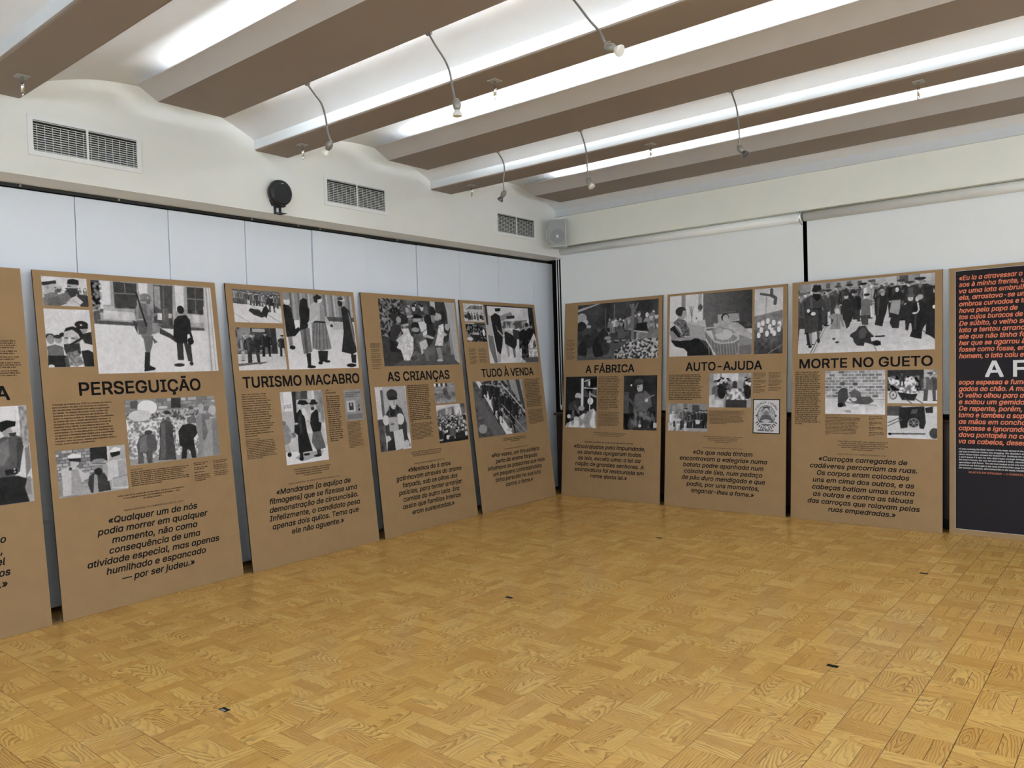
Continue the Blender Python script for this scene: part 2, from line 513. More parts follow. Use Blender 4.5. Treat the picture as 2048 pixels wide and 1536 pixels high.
# ------------------------------------------------------------------ light troughs with fluorescent tubes
TR = [(-3.05, -2.90, -2.43, 3.325, 3.25), (-1.10, -0.95, -0.48, 3.325, 3.25), (0.70, 0.83, 1.30, 3.325, 3.25),
      (2.400, 2.526, 2.993, 3.324, 3.250), (4.364, 4.520, 4.980, 3.320, 3.2415), (6.393, 6.571, 7.031, 3.334, 3.2495)]
TLBL = ['light trough behind the viewer, farthest from the blinds', 'light trough overhead behind the viewer',
        'light trough above the left foreground, partly out of view',
        'wide light trough nearest the viewer with three gooseneck lamps on its edge',
        'middle light trough with three gooseneck lamps on its edge', 'light trough closest to the cream wall above the blinds']
for i, (y0, y1, y2, zt, zb) in enumerate(TR):
    xs = LW(0.2, y1, 0)[0]; xe = XR - 0.15
    t = empty('light_trough', (xs, y1, zb))
    tag(t, TLBL[i], 'light trough', 'ceiling light troughs')
    ln = xe - xs
    th = 0.012
    dx, dz = y0 - y1, zt - zb
    L_ = math.hypot(dx, dz); nx, nz = dz / L_ * th, -dx / L_ * th     # towards the inside
    m = MB(); m.prism([(0, 0), (dx, dz), (dx + nx, dz + nz), (th * 1.2, th)], lambda a, b_, t_: (t_, a, b_), 0, ln)
    m.build('front_board', 'trough', t)
    m = MB(); m.prism([(0.0005, 0), (y2 - y1, 0), (y2 - y1, th), (th * 1.2, th)], lambda a, b_, t_: (t_, a, b_), 0, ln)
    m.build('bottom_board', 'taupe', t)
    m = MB(); m.box(0, ln, y2 - y1 - th, y2 - y1 - .0005, th, th + .030); m.build('light_shield_lip', 'trough', t)  # unseen lip added to hold the cove glow off the beam side
    for xe_ in (0.34, ln - 0.34):
        m = MB(); m.prism([(th * 1.2, th), (dx + nx + .002, dz + nz), (.20, .112), (y2 - y1 - th - .001, .05), (y2 - y1 - th - .001, th)], lambda a, b_, t_: (t_, a, b_), xe_, xe_ + .01)
        m.build('light_stop_board', 'trough', t)  # baffle added inside the open trough end, stops lamp spill on the bulkhead
    x = 0.45
    while x + 1.5 < ln:
        m = MB(); m.cbox(x, x + 1.5, 0.105, 0.165, 0.013, 0.028, 0.003)
        bt = m.build('batten', 'vent', t)
        m = MB(); m.tube([(x + 0.02, 0.135, 0.040), (x + 1.48, 0.135, 0.040)], 0.008, 8)
        m.build('tube', 'tubelamp', bt)
        x += 1.54
    ld = bpy.data.lights.new('tube_light', 'AREA')
    ld.shape = 'RECTANGLE'; ld.size = x - 0.45; ld.size_y = 0.26
    ld.energy = LAMP_W * (x - 0.45) / 8.0; ld.color = LAMP_C
    lo = bpy.data.objects.new('tube_light', ld); col.objects.link(lo); lo.parent = t
    lo.location = ((x + 0.45) / 2, 0.205, 0.054); lo.rotation_euler = (math.pi, 0, 0)
    for j in range(int(ln / 1.2)):
        m = MB(); m.box(0.5 + j * 1.2, 0.52 + j * 1.2, 0.30, 0.32, th, 0.11); m.build('hanger', 'vent', t)
# loose wire end at the trough by the wall
m = MB(); m.tube([(-4.62, 6.44, 3.352), (-4.60, 6.43, 3.342), (-4.565, 6.42, 3.322)], 0.0022, 6)
m.tube([(-4.62, 6.44, 3.352), (-4.617, 6.43, 3.338), (-4.612, 6.42, 3.322)], 0.0022, 6)
tag(m.build('loose_wire', 'black'), 'short loose black wire over the edge of the trough near the corner', 'wire')

# ------------------------------------------------------------------ exhibition panels
PWD, PHT, PTH = 1.2496, 2.1740, 0.012
def panel(name, label, bx, by, yaw, lean, side):
    base = 0 if side == 'R' else math.pi / 2
    a = base + math.radians(yaw); l = math.radians(lean)
    u = Vector((math.cos(a), math.sin(a), 0)); nn = Vector((-u.y, u.x, 0))
    v = Vector((0, 0, math.cos(l))) + nn * math.sin(l)
    n_ = u.cross(v)
    e = empty(name)
    Mx = Matrix((u, v, n_)).transposed().to_4x4()
    Mx.translation = (bx, by, PTH * abs(n_.z) + 0.0004)
    e.matrix_world = Mx
    tag(e, label, 'exhibition panel', 'kraft exhibition panels leaning along the walls')
    m = MB(); m.box(0, PWD, 0, PHT, -PTH, 0)
    m.mi = [1, 0, 1, 1, 1, 1]
    # front (+z) kraft, rim dark; unseen back darkened to deepen gap shade
    m.build('board', ['kraft', 'edge'], e)
    return e

class Pic:
    def __init__(s, w, h, cell, t=0.7, seed=1):
        s.nx = 2 * max(8, int(round(w / cell))); s.ny = 2 * max(8, int(round(h / cell)))
        s.w, s.h = w, h; s.asp = w / h
        s.X, s.Y = np.meshgrid(np.linspace(0, 1, s.nx), np.linspace(0, 1, s.ny))
        s.a = np.full(s.X.shape, float(t)); s.g = np.random.default_rng(seed)
    def _m(s, mask, t):
        s.a[mask] = t
    def R(s, t, x0, y0, x1, y1):
        s._m((s.X >= x0) & (s.X <= x1) & (s.Y >= y0) & (s.Y <= y1), t); return s
    def G(s, t0, t1, x0=0, y0=0, x1=1, y1=1, ax='y'):
        m = (s.X >= x0) & (s.X <= x1) & (s.Y >= y0) & (s.Y <= y1)
        k = (s.Y - y0) / (y1 - y0) if ax == 'y' else (s.X - x0) / (x1 - x0)
        s.a[m] = (t0 + (t1 - t0) * k)[m]; return s
    def E(s, t, cx, cy, rx, ry, rot=0):
        c, n = math.cos(rot), math.sin(rot)
        dx = (s.X - cx) * s.asp; dy = s.Y - cy
        a = (dx * c + dy * n) / (rx * s.asp); b = (-dx * n + dy * c) / ry
        s._m(a * a + b * b <= 1, t); return s
    def P(s, t, *q):
        pts = list(zip(q[0::2], q[1::2]))
        ins = np.zeros(s.X.shape, bool)
        for (x0, y0), (x1, y1) in zip(pts, pts[1:] + pts[:1]):
            if y0 == y1: continue
            c = ((s.Y >= y0) != (s.Y >= y1)) & (s.X < (x1 - x0) * (s.Y - y0) / (y1 - y0) + x0)
            ins ^= c
        s._m(ins, t); return s
    def L(s, t, wd, *q):
        pts = list(zip(q[0::2], q[1::2]))
        for (x0, y0), (x1, y1) in zip(pts[:-1], pts[1:]):
            ax, ay, bx, by = x0 * s.asp, y0, x1 * s.asp, y1
            px, py = s.X * s.asp - ax, s.Y - ay
            dx, dy = bx - ax, by - ay
            k = np.clip((px * dx + py * dy) / (dx * dx + dy * dy + 1e-9), 0, 1)
            s._m((px - k * dx) ** 2 + (py - k * dy) ** 2 <= wd * wd / 4, t)
        return s
    def noise(s, nxs, nys):
        g = s.g.random((nys + 2, nxs + 2))
        gx, gy = s.X * nxs, s.Y * nys
        i, j = gx.astype(int), gy.astype(int)
        fx, fy = gx - i, gy - j
        return (g[j, i] * (1 - fx) + g[j, i + 1] * fx) * (1 - fy) + (g[j + 1, i] * (1 - fx) + g[j + 1, i + 1] * fx) * fy
    def N(s, amp, nxs, nys, x0=0, y0=0, x1=1, y1=1, hard=False):
        m = (s.X >= x0) & (s.X <= x1) & (s.Y >= y0) & (s.Y <= y1)
        z = s.noise(nxs, nys) - 0.5
        if hard: z = np.sign(z) * np.abs(z) ** 0.4 * 0.7
        s.a[m] = (s.a + amp * 2 * z)[m]; return s
    def bricks(s, x0, y0, x1, y1, rows, cols, t, mort):
        s.R(mort, x0, y0, x1, y1)
        rh = (y1 - y0) / rows; cw = (x1 - x0) / cols
        for j in range(rows):
            for i in range(-1, cols + 1):
                xa = x0 + (i + 0.5 * (j % 2)) * cw + s.g.uniform(0, .1) * cw
                tt = t + s.g.uniform(-.16, .16)
                s.R(tt, max(x0, xa + .05 * cw), y0 + j * rh + .14 * rh, min(x1, xa + cw * .93), y0 + (j + 1) * rh - .1 * rh)
        return s
    def F(s, x, y, h, coat=0.2, face=0.7, hat=0.15, leg=None, wd=1.0, long=0.62, lean=0.0, arm=None):
        """standing figure: feet at (x, y), height h of the picture"""
        k = h / s.asp * wd
        leg = coat * 0.8 if leg is None else leg
        lx = lean * k
        for sg in (-1, 1):
            s.P(leg, x + sg * .10 * k - .055 * k, y - .45 * h, x + sg * .10 * k + .055 * k, y - .45 * h, x + sg * .11 * k + .04 * k, y - .02 * h, x + sg * .13 * k - .05 * k, y - .02 * h)
            s.E(0.1, x + sg * .13 * k, y - .012 * h, .07 * k, .016 * h)
        b = y - (1 - long) * h
        s.P(coat, x - .10 * k + lx, y - .84 * h, x + .10 * k + lx, y - .84 * h, x + .19 * k + lx, y - .78 * h, x + .19 * k, b, x - .19 * k, b, x - .19 * k + lx, y - .78 * h)
        s.L(coat * 0.75, .045 * h, x - .20 * k + lx, y - .77 * h, x - .24 * k, y - .58 * h, x - .20 * k, y - .44 * h)
        s.L(coat * 0.75, .045 * h, x + .20 * k + lx, y - .77 * h, x + .24 * k, y - .58 * h, x + .20 * k, y - .44 * h)
        s.P(coat * .72, x + .05 * k + lx, y - .80 * h, x + .18 * k + lx, y - .76 * h, x + .18 * k, b, x + .08 * k, b)
        s.P(min(.9, coat * 1.35 + .04), x - .17 * k + lx, y - .77 * h, x - .10 * k + lx, y - .79 * h, x - .10 * k, b - .06 * h, x - .16 * k, b - .02 * h)
        s.L(coat * .55, .010 * h, x, y - .80 * h, x + .01 * k, b)
        s.P(min(.95, coat * 1.5 + .10), x - .04 * k + lx, y - .84 * h, x + .04 * k + lx, y - .84 * h, x + lx, y - .74 * h)
        for sg in (-1, 1): s.E(face * .92, x + sg * .20 * k, y - .425 * h, .030 * k, .022 * h)
        s.E(face, x + lx, y - .915 * h, .062 * k, .066 * h)
        s.E(face * .72, x + .022 * k + lx, y - .905 * h, .036 * k, .050 * h)
        s.E(face * .60, x + lx, y - .925 * h, .045 * k, .010 * h)
        if hat is not None:
            s.E(hat, x + lx, y - .965 * h, .085 * k, .032 * h)
            s.R(hat, x + lx - .062 * k, y - .995 * h, x + lx + .062 * k, y - .955 * h)
        return s
    def slats(s):
        for i in range(26): s.R(.35 + (i * 37 % 10) * .035, .1 + i * .036, .0, .1 + i * .036 + .024, .33 + .04 * (i % 3))
        return s
    def crowd(s, x0, y0, x1, y1, n, size, dark=0.18, face=0.72, spread=0.14):
        for i in range(n):
            q = i / max(1, n - 1)
            y = y0 + (y1 - y0) * q
            x = s.g.uniform(x0, x1); z = size * (0.75 + 0.6 * q)
            c = dark + s.g.uniform(-spread * .6, spread * 1.5)
            k = z / s.asp
            s.P(max(.04, c), x - .55 * k, y + 1.9 * z, x - .5 * k, y + .7 * z, x - .2 * k, y + .38 * z, x + .2 * k, y + .38 * z, x + .5 * k, y + .7 * z, x + .55 * k, y + 1.9 * z)
            s.E(face + s.g.uniform(-.22, .1), x, y, .26 * k, .36 * z)
            if s.g.random() < .8: s.E(max(.05, c - .06), x, y - .26 * z, .32 * k, .17 * z)
        return s
    def mesh(s, name, parent, u, v, soft=1):
        a0 = np.clip(s.a, 0, 1)
        a = a0 + (s.noise(int(s.w * 130), int(s.h * 130)) - .5) * .24 * a0 * (1.1 - a0) + (s.noise(int(s.w * 40), int(s.h * 40)) - .5) * .05
        a = a.reshape(s.ny // 2, 2, s.nx // 2, 2).mean((1, 3))
        a = a + (s.g.random(a.shape) - .5) * .05
        s.nx //= 2; s.ny //= 2
        s.X, s.Y = np.meshgrid(np.linspace(0, 1, s.nx), np.linspace(0, 1, s.ny))
        a = np.clip(a, .02, .97)
        t = np.clip(a ** 2.1 * 1.28 + 0.003, 0, .88)
        nx, ny = s.nx, s.ny
        V_ = np.zeros((ny, nx, 3))
        V_[..., 0] = u + s.X * s.w; V_[..., 1] = v - s.Y * s.h; V_[..., 2] = 0.0006
        I = np.arange(nx * ny).reshape(ny, nx)
        Fq = np.stack([I[1:, :-1], I[1:, 1:], I[:-1, 1:], I[:-1, :-1]], -1).reshape(-1, 4)
        me = bpy.data.meshes.new(name)
        me.vertices.add(nx * ny); me.vertices.foreach_set('co', V_.ravel())
        me.loops.add(Fq.size); me.loops.foreach_set('vertex_index', Fq.ravel())
        me.polygons.add(len(Fq)); me.polygons.foreach_set('loop_start', np.arange(0, Fq.size, 4))
        me.update(calc_edges=True)
        c = np.ones((nx * ny, 4), np.float32); c[:, :3] = t.reshape(-1, 1)
        me.attributes.new('tone', 'FLOAT_COLOR', 'POINT').data.foreach_set('color', c.ravel())
        me.materials.append(MT['photo'])
        o = bpy.data.objects.new(name, me); col.objects.link(o); o.parent = parent
        return o

# ---- lettering
import os
FONT = None; FSC = 1.0
try:
    FONT = bpy.data.fonts.load(os.path.join(bpy.utils.system_resource('DATAFILES', path='fonts'), 'Inter.woff2'))   # Blender's own interface font
except Exception:
    FONT = None
def cap_height():
    c = bpy.data.curves.new('t', 'FONT'); c.body = 'H'; c.size = 1.0
    if FONT: c.font = FONT
    o = bpy.data.objects.new('t', c); col.objects.link(o)
    bpy.context.view_layer.update()
    h = o.dimensions.y
    bpy.data.objects.remove(o); bpy.data.curves.remove(c)
    return h
FSC = 0.72 / cap_height()
TXT = []      # (key, curve object, x, y, target width, align, rotation)
PARTS = {}    # key -> (name, parent, material)
def text(key, s, x, y, size, width=None, align='C', bold=0.0, ital=0.0, space=1.0, rot=0.0, hscale=1.0):
    c = bpy.data.curves.new('t', 'FONT')
    if FONT: c.font = FONT
    c.body = s.replace('a', '\u0251') if ital else s
    c.size = size * FSC; c.shear = ital; c.space_character = space
    c.resolution_u = 3; c.fill_mode = 'NONE'
    o = bpy.data.objects.new('t', c); col.objects.link(o)
    TXT.append((key, o, x, y, width, align, rot, hscale, bold * size))
def part(key, name, parent, material='ink'):
    PARTS[key] = (name, parent, material)
    return key
BARS = {}
def bars(key, x, y, lines, width, lead, seed, gaps=(), xh=0.46, last=0.5, lw=None, align='L'):
    """rows of tiny type too small to read: rows of letter-sized strokes"""
    g = np.random.default_rng(seed)
    L = BARS.setdefault(key, [])
    v = y
    for i in range(lines):
        if i in gaps: v -= lead * 0.6
        W = width * (last if i == lines - 1 or (i + 1) in gaps else g.uniform(.86, 1.0))
        x0 = x if align == 'L' else x - W / 2
        p = x0
        h = lead * xh
        while p < x0 + W:
            wl_ = g.integers(2, 10)
            for j in range(wl_):
                cw = h * g.uniform(.42, .72)
                if p + cw > x0 + W: break
                hh = h * (1.4 if g.random() < .2 else 1.0)
                lo = -h * .35 if g.random() < .08 else 0
                if g.random() < .5:
                    L.append((p, v + lo, p + cw * .72, v + hh))
                else:
                    L.append((p, v + lo, p + cw * .3, v + hh)); L.append((p + cw * .45, v, p + cw * .75, v + h))
                p += cw
            p += h * .55
        v -= lead

def fill_outline(me):
    """triangles inside the glyph outlines (non-zero winding)"""
    from mathutils.geometry import delaunay_2d_cdt
    n = len(me.vertices)
    co = np.zeros(n * 3); me.vertices.foreach_get('co', co); co = co.reshape(-1, 3)
    ed = np.zeros(len(me.edges) * 2, dtype=np.int32); me.edges.foreach_get('vertices', ed); ed = ed.reshape(-1, 2)
    k = 0.1 / max(1e-6, np.ptp(co[:, 1]))
    vo, _, fo, _, _, _ = delaunay_2d_cdt([Vector((p[0] * k, p[1] * k)) for p in co], ed.tolist(), [], 0, 1e-7)
    V2 = np.array([(p[0] / k, p[1] / k) for p in vo])
    T = np.array([q for q in fo if len(q) == 3])
    ce = V2[T].mean(1)
    a, b = co[ed[:, 0], :2], co[ed[:, 1], :2]
    wn = np.zeros(len(ce), dtype=np.int32)
    # outline (loop) number of every edge and its reach along the line
    lp = np.concatenate([[0], np.cumsum(ed[1:, 0] != ed[:-1, 1])])
    nl = lp.max() + 1
    lo = np.full(nl, 1e9); hi = np.full(nl, -1e9)
    np.minimum.at(lo, lp, np.minimum(a[:, 0], b[:, 0])); np.maximum.at(hi, lp, np.maximum(a[:, 0], b[:, 0]))
    order = np.argsort(ce[:, 0])
    for i0 in range(0, len(order), 60):
        ix = order[i0:i0 + 60]
        c = ce[ix][:, None, :]
        m = ((lo <= c[..., 0].max()) & (hi >= c[..., 0].min()))[lp]
        A, B = a[m][None], b[m][None]
        up = (A[..., 1] <= c[..., 1]) & (B[..., 1] > c[..., 1])
        dn = (A[..., 1] > c[..., 1]) & (B[..., 1] <= c[..., 1])
        side = (B[..., 0] - A[..., 0]) * (c[..., 1] - A[..., 1]) - (c[..., 0] - A[..., 0]) * (B[..., 1] - A[..., 1])
        wn[ix] = (up & (side > 0)).sum(1) - (dn & (side < 0)).sum(1)
    T = T[wn != 0]
    return np.c_[V2, np.zeros(len(V2))], [tuple(q) for q in T.tolist()]

def finish_text():
    bpy.context.view_layer.update()
    dg = bpy.context.evaluated_depsgraph_get()
    acc = {}
    for key, o, x, y, width, align, rot, hs, bd in TXT:
        me = bpy.data.meshes.new_from_object(o.evaluated_get(dg))
        co, fs = fill_outline(me)
        nv = len(co)
        x0, x1 = co[:, 0].min(), co[:, 0].max()
        k = (width / (x1 - x0)) if width else hs
        cx_ = co[:, 0] - x0
        px = cx_ * k; W = (x1 - x0) * k
        if align == 'C': px = px - W / 2
        elif align == 'R': px = px - W
        py = co[:, 1]
        if rot: px, py = px * math.cos(rot) - py * math.sin(rot), px * math.sin(rot) + py * math.cos(rot)
        V_, F_ = acc.setdefault(key, ([], []))
        b0 = sum(len(a) for a in V_)
        d_ = bd
        for n_, (ox_, oy_) in enumerate([(0, 0)] if d_ < 1e-5 else [(-d_, 0), (d_, 0)] if d_ < .0007 else [(-d_, d_), (d_, d_), (-d_, -d_), (d_, -d_)]):
            V_.append(np.stack([x + px + ox_, y + py + oy_, np.full(nv, .0012 + n_ * 4e-5)], 1))
            F_ += [tuple(b0 + n_ * nv + i for i in q) for q in fs]
        cu = o.data
        bpy.data.objects.remove(o); bpy.data.curves.remove(cu); bpy.data.meshes.remove(me)
    for key, rows in BARS.items():
        V_, F_ = acc.setdefault(key, ([], []))
        b0 = sum(len(a) for a in V_)
        A = np.array(rows)
        Q = np.zeros((len(A), 4, 3)); Q[:, :, 2] = .0012
        Q[:, 0, :2] = A[:, [0, 1]]; Q[:, 1, :2] = A[:, [2, 1]]; Q[:, 2, :2] = A[:, [2, 3]]; Q[:, 3, :2] = A[:, [0, 3]]
        V_.append(Q.reshape(-1, 3))
        F_ += [tuple(b0 + 4 * i + j for j in range(4)) for i in range(len(A))]
    for key, (V_, F_) in acc.items():
        name, parent, material = PARTS[key]
        me = bpy.data.meshes.new(name)
        me.from_pydata(np.concatenate(V_).tolist(), [], F_)
        me.materials.append(MT[material]); me.update()
        o = bpy.data.objects.new(name, me); col.objects.link(o); o.parent = parent
        if len(BARS.get(key, ())) > 0: o['kind'] = 'stuff'

QI, QB, QS = 0.20, 0.022, 0.0555
EDEL = ('MAREK EDELMAN, ', 'OS COMBATES DO GUETO, 1945')
def layout(k, e, title, tu, tw, quote, eq, au, body=None):
    """headline, pull quote, English quote and source line of one panel"""
    text(part(k + 'title', 'title_lettering', e), title, tu, 1.377, 0.1125, tw, bold=0.024)
    for i, (s, cu, wd) in enumerate(quote):
        q = part(k + 'quote%d' % i, 'quote_line', e)
        text(q, s, cu, 0.541 - 0.0637 * i, QS, wd, ital=QI, bold=QB)
    c = part(k + 'eq', 'english_quote_lettering', e)
    if isinstance(eq, list):
        ws, v0 = eq[0], eq[1]
        for i, s in enumerate(eq[2:]):
            text(c, s, 0.625, v0 - 0.0175 * i, 0.0150, ws if i == 0 else None, ital=QI, bold=0.02, hscale=1.0)
    else:
        bars(c, 0.64, 0.713, eq, 0.43, 0.0175, 3, align='C', last=.37)
    a = part(k + 'au', 'source_lettering', e)
    if au[0]: text(a, au[0], au[2], 0.603, 0.0150, au[3], bold=0.006)
    else: bars(a, au[2], 0.605, 1, au[3], 0.0175, 5, align='C', last=1.0, xh=.6)

# ---- panel P0 (left edge of the picture, mostly out of view)
def pic(e, k, u0, v0, u1, v1, cell, t=0.7, seed=1):
    return Pic(u1 - u0, v0 - v1, cell, t, seed)

def put(e, P, u0, v0):
    return P.mesh('printed_photograph', e, u0, v0)

e0 = panel('exhibition_panel', 'kraft panel cut off at the left edge of the picture', -5.085, 0.582, 2.0, 6.3, 'L')
text(part('P0t', 'title_lettering', e0), 'A', 1.129, 1.372, 0.1125, None, align='R', bold=0.024)
for s, x, y in (('o', 1.044, .541), (',', 1.020, .4775), ('el', 1.030, .414), ('os', 1.052, .350), ('.»', 1.032, .286)):
    text(part('P0q' + s, 'quote_line', e0), s, x, y, QS, None, align='R', ital=QI, bold=QB)
bars(part('P0c', 'caption_text', e0, 'softink'), 1.06, 1.722, 14, 0.15, 0.0135, 11, gaps=(4, 6, 8, 11), last=.8)
P = Pic(0.60, 0.578, 0.0040, .78, 2)
P.G(.80, .74).N(.05, 6, 6).P(0.55, 0.927, 0.011, 1.02, 0.008, 1, 0.4, 0.926, 0.393).N(.16, 60, 30, .9, 0, 1, .4).P(0.62, 0.712, 0.751, 1.02, 0.761, 1, 1.01, 0.692, 1.01).P(0.45, 0.955, 0.396, 0.996, 0.408, 0.994, 0.655, 0.942, 0.75).E(0.62, 0.969, 0.405, 0.0206, 0.0371).P(0.5, 0.913, 0.746, 0.98, 0.738, 0.98, 0.924, 0.928, 0.933).P(0.32, 0.657, 0.365, 0.744, 0.324, 0.833, 0.282, 0.931, 0.325, 0.945, 0.428, 0.913, 0.56, 0.892, 0.675, 0.842, 0.719, 0.629, 0.739).P(0.42, 0.74, 0.374, 0.815, 0.331, 0.816, 0.499, 0.751, 0.607, 0.695, 0.6).P(0.24, 0.886, 0.338, 0.93, 0.342, 0.94, 0.445, 0.895, 0.642, 0.869, 0.639).P(0.12, 0.759, 0.65, 0.87, 0.642, 0.873, 0.7, 0.765, 0.705).E(0.8, 0.845, 0.649, 0.0072, 0.0083).E(0.8, 0.846, 0.678, 0.0072, 0.0083).P(0.13, 0.658, 0.719, 0.871, 0.72, 0.949, 0.759, 0.923, 0.848, 0.955, 1, 0.781, 0.998, 0.65, 1).P(0.58, 0.763, 0.218, 0.841, 0.208, 0.857, 0.271, 0.827, 0.319, 0.787, 0.312, 0.765, 0.273).P(0.2, 0.819, 0.278, 0.889, 0.274, 0.883, 0.312, 0.831, 0.307).P(0.1, 0.728, 0.165, 0.815, 0.143, 0.894, 0.163, 0.885, 0.211, 0.823, 0.223, 0.76, 0.263, 0.723, 0.223).L(0.1, 0.02, 0.705, 0.832, 0.738, 0.958)
put(e0, P, 0.614, 1.333)

# ---- panel P1
e1 = panel('exhibition_panel', 'kraft panel headed PERSEGUIÇÃO with a large street photograph', -5.143, 1.898, 2.151, 6.071, 'L')
layout('P1', e1, 'PERSEGUIÇÃO', 0.634, 0.835,
       [('«Qualquer um de nós', .629, .616), ('podia morrer em qualquer', .628, .765), ('momento, não como', .628, .592), ('consequência de uma', .625, .631), ('atividade especial, mas apenas', .625, .913), ('humilhado e espancado', .625, .69), ('— por ser judeu.»', .626, .505)],
       [0.462, 0.700, '«Any one of us could die at any time, not as a consequence', 'of any special activity, but humiliated and beaten — just', 'for being Jewish.»'],
       (EDEL[0] + EDEL[1], None, .632, .409))
b = part('P1b', 'body_text', e1)
for i, s in enumerate(['A invasão da Polónia em 1939 é o começo do inferno', 'para os judeus do país. Em Varsóvia, as restrições', 'são introduzidas imediatamente após a capitulação', 'da cidade. Os judeus não podem mais aceder aos', 'hospitais e os seus movimentos são limitados em', 'todos os espaços públicos. Perseguidos e humilhados,', 'os judeus não têm o direito de se sentir humanos. A', 'obrigação de usar uma braçadeira com a Estrela de', 'David no braço direito é um estigma adicional. As', 'suas empresas são fechadas e as suas propriedades', 'apreendidas. As contas bancárias e os depósitos são', 'congelados e estabelecidos limites para a quantidade', 'de dinheiro que podem possuir. Homens judeus são', 'tratados como escravos, usados para trabalhos árduos,', 'muitas vezes inúteis e humilhantes.']):
    text(b, s, .046, 1.320 - .01757 * i, .0147, None, 'L', bold=.022)
c = part('P1c', 'caption_text', e1, 'softink')
text(c, 'PERSECUTION', .493, .860, .0115, None, 'L', bold=.01)
bars(c, .492, .846, 8, .425, .0128, 21)
bars(c, .942, .855, 9, .124, .0128, 22, gaps=(2, 4, 5), last=.7)
bars(c, 1.094, .855, 8, .118, .0128, 23, gaps=(2, 5), last=.9)
CE = 0.0038
P = Pic(.274, .185, .0035, .74, 3)
P.N(.08, 8, 4).crowd(.28, .36, .98, .42, 16, .09, .3).P(0.8, 0.002, 0.093, 0.071, 0.021, 0.295, 0.008, 0.312, 0.128, 0.012, 0.253).P(0.18, -0.005, 0.217, 0.313, 0.121, 0.323, 0.242, 0.019, 0.328).P(0.64, 0.054, 0.325, 0.275, 0.239, 0.277, 0.532, 0.203, 0.595, 0.051, 0.588).E(0.5, 0.125, 0.393, 0.0236, 0.0608).P(0.44, -0.001, 0.649, 0.206, 0.538, 0.322, 0.585, 0.409, 0.731, 0.746, 0.802, 0.716, 0.901, 0.495, 0.916, 0.297, 1.02, 0.004, 1).P(0.36, 0.124, 0.752, 0.318, 0.661, 0.495, 0.916, 0.345, 1.01, 0.109, 1.01).E(0.75, 0.011, 0.686, 0.0326, 0.0453).P(0.14, 0.549, 0.227, 0.58, 0.07, 0.693, 0.031, 0.819, 0.076, 0.817, 0.24).P(0.62, 0.549, 0.227, 0.789, 0.243, 0.77, 0.4, 0.549, 0.405).P(0.2, 0.531, 0.375, 0.785, 0.36, 0.732, 0.629, 0.604, 0.716, 0.525, 0.607).L(0.15, 0.03, 0.56, 0.303, 0.628, 0.297).P(0.22, 0.761, 0.549, 1.02, 0.606, 0.999, 0.999, 0.833, 1.01, 0.718, 0.862).P(0.4, 0.32, 0.623, 0.543, 0.509, 0.628, 0.714, 0.4, 0.884).P(0.72, 0.497, 0.885, 0.737, 0.628, 0.883, 0.843, 0.734, 1.01).L(0.5, 0.02, 0.626, 0.753, 0.8, 0.934)
put(e1, P, .048, 2.137)
P = Pic(.277, .371, .0035, .78, 4)
P.G(.78, .76).E(0.2, 0.09, 0.478, 0.0976, 0.0562).E(0.5, 0.097, 0.524, 0.0789, 0.0786).E(0.55, 0.261, 0.518, 0.0801, 0.0754).E(0.2, 0.254, 0.476, 0.0848, 0.0339).E(0.14, 0.359, 0.441, 0.0713, 0.0341).P(0.38, 0.003, 0.646, 0.18, 0.608, 0.351, 0.655, 0.355, 0.825, 0.015, 0.841).E(0.55, 0.79, 0.34, 0.124, 0.0773).E(0.14, 0.789, 0.263, 0.149, 0.0658).P(0.12, 0.668, 0.3, 0.939, 0.295, 0.922, 0.334, 0.687, 0.342).E(0.75, 0.781, 0.269, 0.0246, 0.0155).P(0.16, 0.8, 0.423, 1.02, 0.382, 1.04, 0.625, 0.83, 0.587, 0.767, 0.491).P(0.68, 0.392, 0.399, 0.566, 0.343, 0.714, 0.424, 0.736, 0.549, 0.69, 0.626, 0.414, 0.623, 0.366, 0.541).P(0.12, 0.392, 0.395, 0.443, 0.326, 0.584, 0.295, 0.742, 0.333, 0.811, 0.433, 0.785, 0.51, 0.751, 0.53, 0.706, 0.43, 0.577, 0.351).P(0.5, 0.65, 0.454, 0.731, 0.549, 0.691, 0.622, 0.61, 0.588).E(0.38, 0.433, 0.499, 0.043, 0.0171).E(0.38, 0.581, 0.502, 0.0484, 0.0172).P(0.8, 0.481, 0.493, 0.524, 0.493, 0.527, 0.573, 0.462, 0.579).P(0.2, 0.369, 0.604, 0.712, 0.588, 0.732, 0.751, 0.627, 0.856, 0.417, 0.807, 0.369, 0.702).P(0.14, 0.475, 0.611, 0.756, 0.487, 0.784, 0.52, 0.509, 0.63).P(0.48, 0.428, 0.75, 0.655, 0.722, 0.775, 0.943, 0.611, 0.993, 0.446, 0.968, 0.39, 0.835).N(.16, 26, 40, .45, .7, .85, 1).P(0.13, 0.011, 0.795, 0.393, 0.801, 0.466, 0.999, -0.007, 0.999).P(0.13, 0.735, 0.722, 0.89, 0.703, 1.01, 0.752, 1, 1, 0.781, 0.999).E(0.8, 0.068, 0.982, 0.0647, 0.0335).P(0.3, 0.353, 0.844, 0.422, 0.797, 0.467, 0.987, 0.371, 0.997)
put(e1, P, .046, 1.931)
P = Pic(.864, .623, CE, .74, 5)
